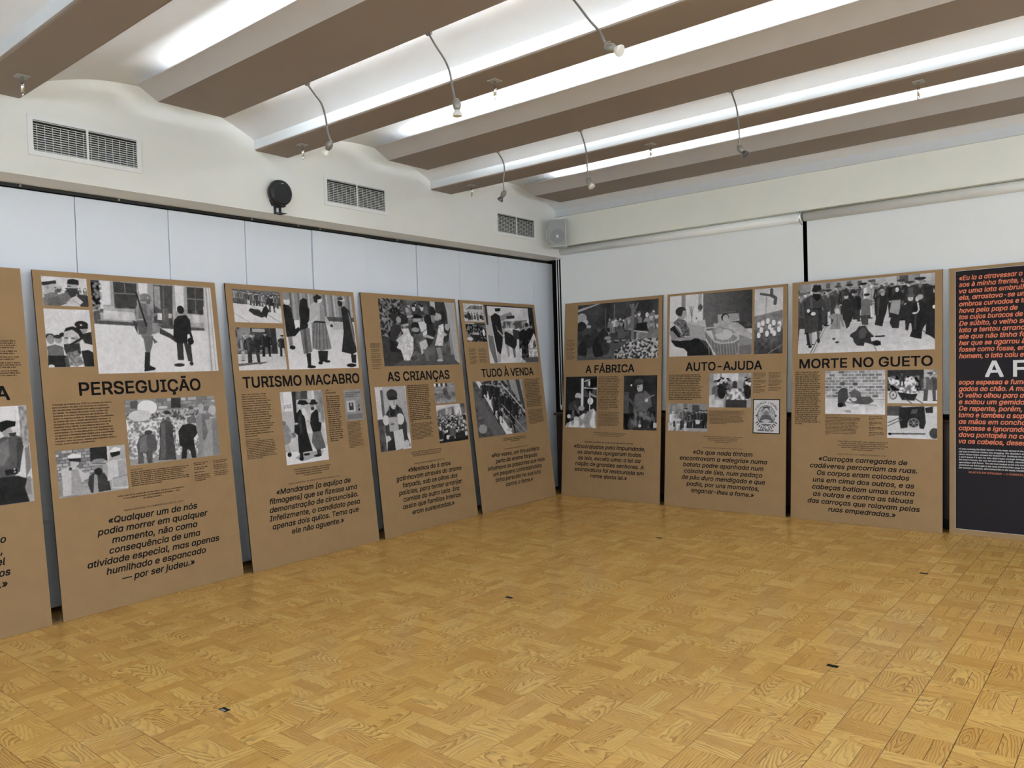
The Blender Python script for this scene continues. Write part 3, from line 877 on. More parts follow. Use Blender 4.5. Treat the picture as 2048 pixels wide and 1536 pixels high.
P.R(.58, 0, 0, 1, .5).P(0.8, 0.071, 0.004, 0.15, 0.003, 0.138, 0.266, 0.062, 0.265).P(0.8, 0.37, 0.006, 0.442, 0.006, 0.44, 0.167, 0.371, 0.123).P(0.8, 0.675, 0.004, 0.752, 0.01, 0.737, 0.3, 0.667, 0.304).P(0.24, 0.171, 0.007, 0.356, 0.014, 0.342, 0.296, 0.169, 0.294).L(0.42, 0.012, 0.26, 0.01, 0.259, 0.132).L(0.42, 0.014, 0.167, 0.133, 0.353, 0.131).P(0.27, 0.492, 0.014, 0.655, 0.012, 0.626, 0.483, 0.47, 0.444).P(0.55, 0.495, 0.026, 0.546, 0.028, 0.536, 0.292, 0.488, 0.251).L(0.4, 0.01, 0.575, 0.019, 0.556, 0.41).P(0.75, 0.506, 0.331, 0.543, 0.332, 0.539, 0.411, 0.502, 0.407).P(0.7, 0.599, 0.333, 0.627, 0.334, 0.623, 0.388, 0.597, 0.386).P(0.24, 0.781, 0.014, 0.932, 0.014, 0.912, 0.333, 0.768, 0.324).L(0.42, 0.014, 0.781, 0.149, 0.921, 0.153).L(0.4, 0.01, 0.856, 0.014, 0.84, 0.334).P(0.72, 0.075, 0.325, 0.318, 0.337, 0.319, 0.429, 0.073, 0.42).P(0.7, 0.762, 0.331, 0.922, 0.343, 0.923, 0.432, 0.775, 0.427).N(.10, 34, 6, .08, .28, .95, .47).P(0.24, 0.002, 0.005, 0.063, 0.005, 0.058, 0.3, -0.012, 0.339).N(.3, 60, 44, 0, .03, .08, .36, True).P(0.3, 0.005, 0.333, 0.05, 0.33, 0.052, 0.43, 0.003, 0.432).P(0.3, 0.005, 0.432, 0.318, 0.446, 0.92, 0.494, 0.917, 0.533, 0.333, 0.486, 0.004, 0.469).G(.80, .78, 0, .52, 1, 1).P(0.8, 0.003, 0.469, 0.333, 0.486, 0.917, 0.533, 0.902, 0.996, -0.003, 0.992).P(0.42, 0.337, 0.262, 0.373, 0.221, 0.405, 0.244, 0.394, 0.399, 0.329, 0.409, 0.318, 0.334).P(0.52, 0.337, 0.262, 0.36, 0.24, 0.346, 0.4, 0.327, 0.395).P(0.4, 0.377, 0.236, 0.422, 0.23, 0.45, 0.29, 0.47, 0.339, 0.456, 0.414, 0.398, 0.436, 0.385, 0.368).P(0.5, 0.421, 0.236, 0.446, 0.291, 0.45, 0.365, 0.421, 0.366).E(0.35, 0.438, 0.212, 0.0164, 0.0249).E(0.46, 0.418, 0.159, 0.0455, 0.0422).P(0.4, 0.369, 0.187, 0.468, 0.18, 0.463, 0.203, 0.373, 0.211).E(0.75, 0.437, 0.167, 0.0064, 0.0087).P(0.46, 0.455, 0.342, 0.508, 0.327, 0.506, 0.352, 0.464, 0.379).P(0.42, 0.327, 0.419, 0.463, 0.414, 0.472, 0.441, 0.452, 0.565, 0.392, 0.652, 0.358, 0.603).P(0.33, 0.327, 0.434, 0.382, 0.419, 0.418, 0.443, 0.4, 0.566, 0.337, 0.579).P(0.52, 0.452, 0.441, 0.524, 0.486, 0.53, 0.538, 0.452, 0.577).P(0.22, 0.517, 0.501, 0.603, 0.566, 0.664, 0.634, 0.652, 0.675, 0.588, 0.612, 0.507, 0.564).P(0.38, 0.369, 0.601, 0.453, 0.587, 0.44, 0.688, 0.416, 0.774, 0.379, 0.774, 0.375, 0.689).P(0.12, 0.373, 0.772, 0.416, 0.772, 0.402, 0.919, 0.449, 0.949, 0.442, 0.971, 0.354, 0.986, 0.357, 0.93).P(0.34, 0.441, 0.597, 0.486, 0.661, 0.454, 0.676).L(0.14, 0.02, 0.347, 0.119, 0.37, 0.27, 0.404, 0.477).P(0.24, 0.298, 0.42, 0.332, 0.437, 0.328, 0.577, 0.309, 0.505).P(0.13, 0.639, 0.409, 0.683, 0.354, 0.752, 0.344, 0.783, 0.401, 0.783, 0.558, 0.747, 0.569, 0.739, 0.674, 0.645, 0.67, 0.62, 0.612).P(0.2, 0.645, 0.667, 0.7, 0.672, 0.695, 0.865, 0.641, 0.864).P(0.2, 0.708, 0.672, 0.768, 0.671, 0.772, 0.879, 0.731, 0.878).E(0.1, 0.77, 0.646, 0.0277, 0.0411).L(0.14, 0.03, 0.769, 0.53, 0.783, 0.607).E(0.6, 0.687, 0.331, 0.0136, 0.023).E(0.12, 0.707, 0.284, 0.0312, 0.0487).E(0.78, 0.668, 0.882, 0.0125, 0.0164).E(0.18, 0.651, 0.92, 0.0461, 0.0202).E(0.16, 0.759, 0.905, 0.0177, 0.0255).P(0.76, 0.937, 0.007, 1, 0.008, 1, 0.997, 0.914, 0.999).L(0.58, 0.02, 0.955, 0.012, 0.937, 0.997).L(0.6, 0.01, 0.983, 0.009, 0.974, 0.996).P(0.7, 0.914, 0.239, 0.936, 0.237, 0.918, 0.553, 0.905, 0.527)
put(e1, P, .346, 2.135)
P = Pic(.66, .436, CE, .66, 6)
P.bricks(0, 0, 1, .35, 6, 9, .55, .42).N(.2, 60, 36, 0, .2, .8, 1, True).N(.12, 12, 8, 0, .3, .7, .9).E(0.85, 0.23, 0.134, 0.104, 0.114).E(0.75, 0.146, 0.253, 0.119, 0.088).P(0.2, 0.495, 0.006, 0.604, 0.009, 0.594, 0.167, 0.484, 0.163).P(0.3, 0.06, 0.018, 0.135, 0.019, 0.128, 0.137, 0.061, 0.138).P(0.55, -0.029, 0.905, 0.524, 0.922, 0.982, 0.915, 1, 1.01, -0.001, 0.996).P(0.32, 0.084, 0.699, 0.122, 0.573, 0.197, 0.523, 0.277, 0.564, 0.3, 0.711, 0.282, 0.81, 0.242, 0.829, 0.23, 0.995, 0.18, 0.996, 0.17, 0.833, 0.143, 0.829, 0.143, 0.99, 0.082, 0.989, 0.089, 0.83).P(0.42, 0.123, 0.604, 0.195, 0.55, 0.186, 0.815, 0.11, 0.816).E(0.24, 0.217, 0.52, 0.0411, 0.0353).P(0.26, 0.353, 0.391, 0.4, 0.347, 0.463, 0.37, 0.493, 0.462, 0.52, 0.502, 0.479, 0.565, 0.486, 0.681, 0.49, 0.989, 0.296, 0.966, 0.332, 0.71, 0.331, 0.535).P(0.36, 0.361, 0.405, 0.407, 0.371, 0.378, 0.949, 0.316, 0.959).E(0.62, 0.434, 0.296, 0.0303, 0.062).E(0.2, 0.435, 0.231, 0.0375, 0.0311).E(0.35, 0.44, 0.341, 0.025, 0.0362).E(0.7, 0.501, 0.507, 0.0144, 0.0182).L(0.25, 0.012, 0.502, 0.513, 0.495, 0.708).P(0.15, 0.539, 0.544, 0.593, 0.448, 0.688, 0.427, 0.763, 0.495, 0.763, 0.591, 0.707, 0.685, 0.715, 0.9, 0.716, 0.996, 0.667, 0.993, 0.65, 0.868, 0.621, 0.848, 0.604, 0.993, 0.545, 0.988, 0.569, 0.803, 0.541, 0.772).L(0.72, 0.014, 0.612, 0.439, 0.678, 0.423, 0.742, 0.46).E(0.55, 0.711, 0.232, 0.0282, 0.0478).P(0.38, 0.653, 0.333, 0.745, 0.305, 0.759, 0.441, 0.65, 0.428).E(0.3, 0.708, 0.183, 0.032, 0.0266).E(0.45, 0.833, 0.119, 0.0482, 0.0377).E(0.64, 0.822, 0.189, 0.0346, 0.0671).P(0.5, 0.759, 0.33, 0.832, 0.276, 0.919, 0.312, 0.908, 0.578, 0.838, 0.785, 0.84, 0.985, 0.732, 0.988, 0.768, 0.694, 0.747, 0.53).P(0.4, 0.83, 0.297, 0.914, 0.32, 0.904, 0.577, 0.836, 0.758, 0.811, 0.7).E(0.5, 0.959, 0.135, 0.0513, 0.0327).E(0.68, 0.957, 0.242, 0.0454, 0.0815).P(0.56, 0.858, 0.398, 1.01, 0.36, 1.01, 0.728, 1, 1.01, 0.808, 0.99, 0.815, 0.781, 0.882, 0.602).P(0.46, 0.941, 0.391, 1.01, 0.37, 0.996, 1, 0.918, 0.987)
put(e1, P, .495, 1.331)
P = Pic(.428, .292, .0035, .6, 7)
P.bricks(0, 0, .55, .75, 11, 7, .55, .36).P(0.15, 0.484, -0.02, 0.732, -0.009, 0.718, 0.37, 0.471, 0.346).P(0.75, 0.727, -0.006, 0.761, -0.004, 0.749, 0.339, 0.72, 0.342).P(0.62, 0.761, -0.004, 1.02, 0.007, 1.01, 0.494, 0.743, 0.447).P(0.5, -0.035, 0.619, 0.275, 0.681, 0.255, 1.01, 0.004, 0.978).P(0.72, 0.055, 0.402, 0.204, 0.352, 0.292, 0.403, 0.376, 0.531, 0.437, 0.518, 0.455, 0.61, 0.367, 0.685, 0.275, 0.758, 0.267, 0.967, 0.055, 0.966, 0.061, 0.645).P(0.58, 0.199, 0.421, 0.291, 0.42, 0.32, 0.69, 0.263, 0.959, 0.168, 0.956).P(0.2, 0.166, 0.373, 0.206, 0.38, 0.203, 0.443, 0.162, 0.435).E(0.7, 0.24, 0.306, 0.0497, 0.0903).P(0.84, 0.158, 0.127, 0.242, 0.088, 0.347, 0.13, 0.34, 0.213, 0.167, 0.199).P(0.14, 0.168, 0.185, 0.343, 0.2, 0.336, 0.283, 0.178, 0.243).E(0.72, 0.393, 0.633, 0.0461, 0.042).P(0.22, 0.408, 0.778, 0.437, 0.606, 0.54, 0.54, 0.657, 0.576, 0.722, 0.77, 0.734, 0.975, 0.442, 0.977).P(0.55, 0.508, 0.591, 0.553, 0.557, 0.55, 0.986, 0.475, 0.98).E(0.5, 0.581, 0.454, 0.0639, 0.0923).E(0.15, 0.576, 0.532, 0.0591, 0.078).E(0.62, 0.588, 0.341, 0.133, 0.0569).E(0.5, 0.59, 0.298, 0.0951, 0.0427).L(0.3, 0.02, 0.493, 0.339, 0.682, 0.371).P(0.74, 0.706, 0.375, 0.82, 0.3, 0.968, 0.325, 1.02, 0.497, 0.998, 0.986, 0.755, 0.943, 0.767, 0.749, 0.694, 0.764, 0.719, 0.515).P(0.6, 0.866, 0.359, 0.967, 0.339, 1.02, 0.533, 1, 0.752, 0.867, 0.725).E(0.64, 0.868, 0.257, 0.0492, 0.0797).P(0.84, 0.753, 0.129, 0.837, 0.032, 0.929, 0.068, 0.918, 0.169, 0.754, 0.184).P(0.12, 0.761, 0.152, 0.925, 0.134, 0.912, 0.22, 0.789, 0.259).P(0.62, 0.77, 0.714, 0.996, 0.676, 0.994, 0.941, 0.769, 0.924).L(0.4, 0.012, 0.769, 0.724, 1, 0.685)
put(e1, P, .041, 1.038)

# ---- panel P2
e2 = panel('exhibition_panel', 'kraft panel headed TURISMO MACABRO with a photograph of people in long coats', -5.165, 3.211, 1.488, 6.075, 'L')
layout('P2', e2, 'TURISMO MACABRO', 0.641, 1.138,
       [('«Mandaram [a equipa de', .633, .733), ('filmagens] que se fizesse uma', .631, .864), ('demonstração de circuncisão.', .628, .872), ('Infelizmente, o candidato pesa', .63, .896), ('apenas dois quilos. Temo que', .628, .851), ('ele não aguente.»', .628, .514)],
       [0.365, 0.707, '«They [the film crew] ordered a demonstration', 'of a circumcision to be performed. Unfortunately,', 'the candidate weighs only two kilos. I’m afraid', 'he may not last that long.»'],
       ('ADAM CZERNIAKÓW, UM DIÁRIO DO GUETO DE VARSÓVIA, 1942', None, .637, .514))
b = part('P2b', 'body_text', e2)
for i, s in enumerate(['Após o seu isolamento, o Gueto', 'judeu de Varsóvia torna-se um', 'destino turístico apreciado pelas', 'tropas invasoras. A maioria das fotos', 'do Gueto de Varsóvia são tiradas', 'pelos soldados alemães para fins de', 'propaganda ou por curiosidade. No', 'seu Um diário do Gueto de Varsóvia,', 'Adam Czerniaków, presidente do', 'Judenrat, menciona as rondas da', 'equipa de filmagens alemã ao Gueto,', 'em que as forças eram encenadas', 'e os figurantes judeus forçados a', 'participar. As fotografias (e filmes) das', 'vítimas tiradas pelos seus carrascos', 'estão de acordo com a ideologia', 'nazi para mostrar e justificar a', 'inferioridade judaica e a barbárie dos', 'seus costumes.']):
    text(b, s, .047, 1.322 - .01757 * i, .0147, None, 'L', bold=.022)
text(b, 'JOE J.', .834, 1.318, .0185, None, 'L', bold=.02)
text(b, 'HEYDECKER', .834, 1.296, .0185, None, 'L', bold=.02)
bars(b, .833, 1.268, 22, .150, .01757, 31, last=.6)
c = part('P2c', 'caption_text', e2, 'softink')
text(c, 'GRUESOME TOURISM', .046, .980, .0115, None, 'L', bold=.01)
bars(c, .046, .966, 11, .275, .0128, 32)
bars(c, 1.027, 1.036, 18, .162, .0125, 33, last=.4)
P = Pic(.426, .256, CE, .72, 8); P.G(.7, .8).R(.4, 0, 0, 1, .2).crowd(0, .05, 1, .24, 46, .10, .22).G(.74, .8, 0, .44, .8, 1).P(.78, 0, .45, .6, .45, 1, .62, 1, 1, 0, 1)
for x in (.04, .08, .20, .24, .40, .46, .52, .58, .64): P.F(x, .42 + x * .12, .40, .18 + (x * 7 % .3), .7, .2, None, 1.3)
P.F(.80, .66, .52, .14, .65, .15, .3, 1.3).F(.90, .52, .4, .35, .7, .3, None, 1.4).F(.97, .54, .42, .3, .7, .3, None, 1.4).L(.42, .012, 0, .72, .30, 1).L(.42, .012, .3, .42, 1, 1)
P.P(.18, .30, .64, .34, .56, .52, .60, .58, .70, .64, .80, .56, .84, .40, .76).P(.14, .54, .76, .62, .52, .68, .46, .74, .62, .70, .70, .66, .86, .61, .74)
put(e2, P, .054, 2.135)
P = Pic(.428, .328, CE, .75, 9); P.R(.30, 0, 0, .84, .62).R(.22, .30, 0, .70, .28).R(.6, .34, .02, .60, .10).N(.22, 18, 10, 0, 0, .3, .6, True).R(.18, .72, 0, .84, .60).R(.68, .84, 0, 1, .62).R(.4, .42, .30, .62, .6).R(.28, .46, .36, .52, .58).G(.7, .78, 0, .66, 1, 1)
P.F(.18, .78, .62, .40, .75, .6, .6, 1.3).F(.33, .86, .74, .2, .72, .3, .2, 1.35).F(.60, .68, .58, .13, .7, .1, .12, 1.2).F(.96, .68, .52, .14, .65, .12, None, 1.1).L(.12, .03, .25, .38, .4, .44).P(.35, 0, .84, .6, .80, .55, .84, 0, .9)
put(e2, P, .05, 1.838)
P = Pic(.722, .627, CE, .78, 10)
P.G(.5, .55, 0, 0, 1, .36).slats().R(.28, .6, .30, 1, .36).G(.74, .82, 0, .38, 1, 1).P(0.66, 0.64, 0.375, 0.972, 0.368, 0.986, 0.452, 0.659, 0.474).P(0.12, -0.003, 0.165, 0.053, 0.149, 0.106, 0.2, 0.117, 0.336, 0.139, 0.365, 0.202, 0.486, 0.12, 0.569, 0.008, 0.579, 0.004, 0.353).E(0.78, 0.056, 0.119, 0.0419, 0.0476).E(0.5, 0.047, 0.079, 0.0446, 0.0191).P(0.82, 0.128, 0.362, 0.194, 0.353, 0.193, 0.442, 0.137, 0.474).P(0.46, 0.022, 0.576, 0.08, 0.575, 0.083, 0.678, 0.036, 0.702).E(0.12, 0.072, 0.715, 0.0391, 0.027).P(0.42, 0.197, 0.483, 0.327, 0.453, 0.336, 0.771, 0.215, 0.803).P(0.3, 0.243, 0.475, 0.276, 0.468, 0.274, 0.791, 0.24, 0.797).P(0.12, 0.239, 0.091, 0.288, 0.062, 0.333, 0.079, 0.337, 0.176, 0.361, 0.216, 0.33, 0.37, 0.306, 0.456, 0.191, 0.489, 0.215, 0.346, 0.209, 0.236).P(0.15, 0.249, 0.798, 0.314, 0.784, 0.301, 0.952, 0.256, 0.959).E(0.12, 0.305, 0.97, 0.0611, 0.0192).P(0.66, 0.371, 0.157, 0.445, 0.092, 0.519, 0.102, 0.57, 0.207, 0.576, 0.292, 0.641, 0.389, 0.619, 0.421, 0.55, 0.363, 0.519, 0.372, 0.357, 0.358, 0.354, 0.23).P(0.52, 0.51, 0.111, 0.567, 0.207, 0.573, 0.292, 0.557, 0.363, 0.49, 0.365).P(0.46, 0.368, 0.371, 0.565, 0.365, 0.618, 0.729, 0.461, 0.76, 0.344, 0.724).L(0.32, 0.012, 0.406, 0.381, 0.347, 0.736).L(0.32, 0.012, 0.443, 0.38, 0.396, 0.736).L(0.32, 0.012, 0.481, 0.379, 0.446, 0.736).L(0.32, 0.012, 0.526, 0.378, 0.507, 0.736).L(0.32, 0.012, 0.563, 0.377, 0.557, 0.736).L(0.12, 0.022, 0.356, 0.369, 0.558, 0.374).E(0.76, 0.508, 0.069, 0.0393, 0.0453).E(0.14, 0.458, 0.081, 0.0269, 0.0367).P(0.14, 0.426, 0.043, 0.485, -0, 0.545, 0.03, 0.532, 0.062, 0.439, 0.081).L(0.7, 0.035, 0.449, 0.324, 0.324, 0.398).E(0.16, 0.65, 0.42, 0.0216, 0.02).P(0.14, 0.416, 0.76, 0.56, 0.758, 0.538, 0.898, 0.421, 0.913).E(0.12, 0.435, 0.92, 0.0327, 0.0222).E(0.12, 0.538, 0.902, 0.0424, 0.0168).P(0.16, 0.815, 0.174, 0.87, 0.136, 0.943, 0.205, 0.956, 0.307, 0.98, 0.467, 0.992, 0.777, 0.92, 0.811, 0.762, 0.773, 0.822, 0.499, 0.825, 0.326).P(0.42, 0.913, 0.209, 0.953, 0.31, 0.991, 0.701, 0.962, 0.642, 0.935, 0.41).E(0.56, 0.859, 0.1, 0.0321, 0.035).E(0.12, 0.811, 0.102, 0.035, 0.0465).E(0.7, 0.845, 0.057, 0.0513, 0.0204).E(0.2, 0.821, 0.042, 0.0399, 0.0175).P(0.15, 0.896, 0.811, 0.978, 0.812, 0.963, 0.934, 0.899, 0.921).E(0.12, 0.889, 0.961, 0.0741, 0.0259)
put(e2, P, .501, 2.134)
P = Pic(.412, .577, CE, .7, 11)
P.N(.08, 6, 6).P(0.82, 0.072, 0.004, 0.266, 0.003, 0.28, 0.271, 0.071, 0.272).P(0.18, 0.266, 0.003, 0.357, 0.002, 0.337, 0.382, 0.267, 0.433).P(0.35, 0.357, 0.002, 0.634, 0.003, 0.629, 0.121, 0.351, 0.12).P(0.78, 0.634, 0.003, 0.791, 0.005, 0.785, 0.127, 0.629, 0.121).P(0.5, 0.791, 0.005, 1, 0.004, 0.981, 0.472, 0.872, 0.447, 0.798, 0.146).N(.12, 14, 12, .3, 0, 1, .6).P(0.66, -0.032, 0.274, 0.248, 0.28, 0.315, 0.598, 0.001, 0.685).P(0.4, 0.077, 0.583, 0.261, 0.559, 0.264, 0.631, 0.096, 0.647).P(0.82, -0.008, 0.826, 0.275, 0.83, 1, 0.791, 0.999, 1, -0.008, 1).P(0.6, 0.2, 0.914, 0.392, 0.857, 0.895, 0.858, 0.818, 0.926, 0.372, 0.972).P(0.5, 0.004, 0.458, 0.1, 0.452, 0.172, 0.553, 0.135, 0.698, -0.006, 0.729).E(0.4, 0.03, 0.429, 0.0409, 0.0318).L(0.6, 0.02, 0.054, 0.724, 0.109, 0.835).L(0.6, 0.02, 0.128, 0.55, 0.201, 0.645).E(0.12, 0.084, 0.86, 0.047, 0.0316).P(0.11, 0.293, 0.335, 0.42, 0.252, 0.49, 0.295, 0.522, 0.392, 0.54, 0.576, 0.629, 0.849, 0.301, 0.853, 0.314, 0.605, 0.242, 0.561).P(0.2, 0.358, 0.347, 0.443, 0.297, 0.427, 0.569, 0.375, 0.602).E(0.66, 0.5, 0.235, 0.0615, 0.0399).E(0.8, 0.506, 0.292, 0.0461, 0.0544).P(0.1, 0.369, 0.177, 0.427, 0.125, 0.58, 0.134, 0.651, 0.188, 0.506, 0.201).E(0.62, 0.304, 0.449, 0.0482, 0.0143).P(0.36, 0.674, 0.576, 0.868, 0.577, 0.953, 0.825, 0.721, 0.848, 0.625, 0.728).P(0.13, 0.677, 0.33, 0.808, 0.267, 0.898, 0.337, 0.907, 0.468, 0.868, 0.581, 0.672, 0.587, 0.624, 0.452).P(0.62, 0.853, 0.301, 0.911, 0.341, 0.907, 0.468, 0.846, 0.449).E(0.5, 0.72, 0.226, 0.0503, 0.0404).E(0.2, 0.724, 0.258, 0.044, 0.0257).E(0.1, 0.76, 0.184, 0.108, 0.0202).E(0.12, 0.759, 0.154, 0.0632, 0.0258).E(0.6, 0.606, 0.429, 0.0435, 0.0182).P(0.12, 0.318, 0.842, 0.394, 0.848, 0.395, 0.929, 0.318, 0.932).E(0.1, 0.348, 0.933, 0.0513, 0.032).E(0.1, 0.479, 0.885, 0.0797, 0.0161).P(0.2, 0.723, 0.836, 0.819, 0.833, 0.82, 0.917, 0.731, 0.915).E(0.1, 0.74, 0.92, 0.0945, 0.0182)
put(e2, P, .387, 1.331)
text(part('P2l', 'photograph_lettering', e2), 'LODŹ', .414, 1.200, .036, .068, 'L', bold=.01)
bk2 = Pic(.198, .265, .005, .52, 12); bk2.R(.68, .10, .36, .58, .72).R(.2, .22, .42, .46, .66).E(.6, .34, .48, .05, .06).R(.3, .70, .48, .8, .58).R(.12, .72, .62, .8, .70).R(.42, .08, .8, .92, .95)
bk2.mesh('printed_book_cover', e2, 1.025, 1.321)
bl = part('P2bk', 'book_cover_lettering', e2)
for i, s in enumerate(['UN SOLDAT ALLEMAND', 'DANS LE GHETTO', 'DE VARSOVIE 1941']):
    text(bl, s, 1.040, 1.290 - .017 * i, .0145, None, 'L', bold=.03)

# ---- panel P3
e3 = panel('exhibition_panel', 'kraft panel headed AS CRIANÇAS with a portrait of a smiling boy', -5.186, 4.514, 1.641, 5.639, 'L')
layout('P3', e3, 'AS CRIANÇAS', 0.633, 0.820,
       [('«Meninos de 6 anos', .644, .57), ('gatinhavam através do arame', .639, .875), ('farpado, sob os olhos dos', .64, .734), ('polícias, para tentar arranjar', .64, .85), ('comida do outro lado. Era', .64, .752), ('assim que famílias inteiras', .637, .777), ('eram sustentadas.»', .64, .566)],
       [0.405, 0.709, '«Six-year-olds would crawl underneath barbed wire,', 'under the gaze of the policemen, to try to get food on the', 'other side. Whole families were sustained this way.»'],
       (EDEL[0] + EDEL[1], None, .649, .409))
bars(part('P3b', 'body_text', e3), .452, 1.322, 20, .295, .01757, 41, last=.15)
c = part('P3c', 'caption_text', e3, 'softink')
bars(c, .453, .968, 12, .292, .0128, 42)
bars(c, .055, 1.718, 15, .125, .0128, 43, gaps=(4, 6, 7, 9, 12, 14), last=.8)
CF = 0.0047
P = Pic(1.023, .62, CF, .30, 13); P.N(.2, 60, 40, 0, 0, .3, .8, True).N(.1, 20, 12).R(.22, .62, 0, .68, .5).R(.62, .68, 0, .76, .3).R(.2, .76, 0, .88, .5).G(.66, .45, .88, 0, 1, 1).P(.30, 0, .86, 1, .84, 1, 1, 0, 1).P(.22, 0, .55, .2, .6, .25, .9, .1, 1, 0, 1)
P.crowd(.36, .06, .60, .12, 9, .10, .25).P(.48, .40, .28, .62, .26, .66, .44, .4, .48).N(.2, 30, 20, .4, .22, .66, .5, True)
P.P(0.62, 0.857, -0.004, 0.988, -0.007, 1, 0.997, 0.928, 0.915, 0.909, 0.341).P(0.2, 0.724, -0.001, 0.852, -0.004, 0.842, 0.184, 0.722, 0.177).P(0.66, 0.657, -0.002, 0.724, -0.003, 0.725, 0.08, 0.656, 0.071).P(0.16, 0.262, 0.242, 0.325, 0.223, 0.35, 0.286, 0.335, 0.38, 0.253, 0.383).E(0.3, 0.327, 0.143, 0.0543, 0.0582).E(0.58, 0.347, 0.158, 0.0239, 0.0389).L(0.6, 0.035, 0.339, 0.377, 0.278, 0.392).L(0.6, 0.03, 0.343, 0.261, 0.41, 0.245).P(0.2, 0.117, 0.426, 0.175, 0.371, 0.246, 0.393, 0.247, 0.47, 0.189, 0.575, 0.122, 0.626, 0.103, 0.539).P(0.14, 0.094, 0.599, 0.18, 0.674, 0.217, 0.8, 0.086, 0.789).P(0.76, 0.247, 0.444, 0.339, 0.435, 0.364, 0.544, 0.392, 0.569, 0.377, 0.765, 0.32, 0.919, 0.247, 0.917, 0.22, 0.765, 0.169, 0.727, 0.216, 0.625, 0.286, 0.548).N(.12, 60, 44, .22, .5, .44, .95).P(0.7, 0.17, 0.613, 0.256, 0.533, 0.314, 0.474, 0.319, 0.509, 0.202, 0.664).E(0.17, 0.189, 0.272, 0.0633, 0.0712).E(0.55, 0.227, 0.308, 0.0297, 0.0485).E(0.14, 0.44, 0.428, 0.0691, 0.0938).E(0.55, 0.43, 0.454, 0.0533, 0.0365).E(0.3, 0.46, 0.578, 0.0469, 0.0365).P(0.78, 0.474, 0.333, 0.593, 0.317, 0.574, 0.434, 0.499, 0.491).P(0.15, 0.581, 0.37, 0.659, 0.351, 0.696, 0.484, 0.661, 0.607, 0.579, 0.727, 0.543, 0.595, 0.578, 0.487).P(0.8, 0.518, 0.504, 0.582, 0.447, 0.578, 0.516, 0.527, 0.556).P(0.64, 0.514, 0.543, 0.574, 0.526, 0.665, 0.564, 0.657, 0.594, 0.548, 0.569).E(0.13, 0.607, 0.29, 0.0519, 0.0798).P(0.7, 0.463, 0.646, 0.557, 0.593, 0.573, 0.698, 0.479, 0.841).P(0.18, 0.813, 0.334, 0.875, 0.315, 0.904, 0.424, 0.861, 0.618, 0.806, 0.673, 0.8, 0.484).P(0.78, 0.748, 0.377, 0.815, 0.345, 0.814, 0.483, 0.776, 0.7, 0.666, 0.693, 0.712, 0.539).N(.10, 60, 44, .68, .4, .85, .72).E(0.6, 0.864, 0.398, 0.034, 0.0546).P(0.64, 0.788, 0.457, 0.858, 0.52, 0.817, 0.551, 0.776, 0.484).E(0.13, 0.808, 0.226, 0.0506, 0.0843).E(0.64, 0.775, 0.236, 0.0238, 0.0488).P(0.5, 0.681, 0.724, 0.744, 0.724, 0.763, 0.901, 0.71, 0.94, 0.698, 0.873).E(0.66, 0.717, 0.926, 0.0448, 0.0187).P(0.4, 0.498, 0.75, 0.566, 0.75, 0.566, 0.935, 0.532, 0.934).E(0.13, 0.682, 0.163, 0.041, 0.0806).P(0.5, 0.648, 0.219, 0.706, 0.215, 0.695, 0.337, 0.656, 0.325)
put(e3, P, .201, 2.133)
P = Pic(.376, .575, CF, .74, 14); P.N(.05, 6, 8).R(.35, .16, .05, .24, .52).R(.62, .24, .0, .98, .5).R(.3, 0, .5, .2, 1).N(.1, 10, 16, 0, .4, .25, 1).R(.6, .86, .2, 1, .75)
P.P(.22, .22, .46, .40, .34, .62, .28, .80, .36, .92, .60, .88, .92, .70, 1, .30, 1, .20, .7).P(.13, .34, .40, .44, .28, .66, .28, .74, .36, .58, .44, .44, .48).E(.72, .54, .26, .105, .10).E(.20, .53, .13, .175, .085).E(.15, .54, .19, .16, .03).E(.60, .58, .27, .05, .06).E(.45, .50, .245, .018, .007).E(.45, .585, .245, .018, .007).E(.64, .54, .28, .012, .02).E(.82, .545, .315, .035, .008)
P.E(.75, .26, .52, .10, .08).E(.76, .72, .52, .13, .09).R(.62, .34, .48, .64, .70).R(.25, .40, .58, .50, .60).P(.72, .46, .70, .76, .68, .80, .98, .48, 1).L(.3, .02, .40, .34, .38, .48).L(.3, .02, .60, .34, .62, .48).E(.7, .28, .82, .08, .06).P(.15, .24, .86, .46, .8, .46, 1, .2, 1).L(.2, .03, .80, .62, .95, .95).E(.68, .86, .92, .09, .06)
put(e3, P, .054, 1.329)
P = Pic(.291, .191, CF, .5, 15)
for i in range(6): P.R(.15 if i % 2 else .8, i * .11, 0, i * .11 + .08, .16)
P.R(.55, .72, 0, .95, .45).G(.4, .55, 0, .5, 1, 1).L(.3, .02, 0, .55, 1, .5).L(.3, .02, 0, .75, 1, .62).P(.30, .4, .25, .55, .22, .66, .5, .78, .85, .62, .85, .44, .6).E(.6, .44, .2, .05, .08).N(.1, 16, 12)
put(e3, P, .811, 1.333)
P = Pic(.415, .365, CF, .6, 16); P.G(.78, .7, 0, 0, 1, .3).P(.5, 0, .15, .6, .05, .65, .3, 0, .35).P(.3, .82, 0, 1, 0, 1, .4, .86, .35).R(.55, .2, .1, .5, .28).N(.15, 18, 4, 0, .1, 1, .3, True).crowd(0, .28, 1, .72, 60, .12, .16).E(.15, .78, .84, .1, .12).E(.78, .30, .86, .06, .06).P(.1, 0, .94, 1, .9, 1, 1, 0, 1).E(.14, .42, .9, .1, .06).E(.75, .95, .82, .05, .06)
put(e3, P, .81, 1.124)

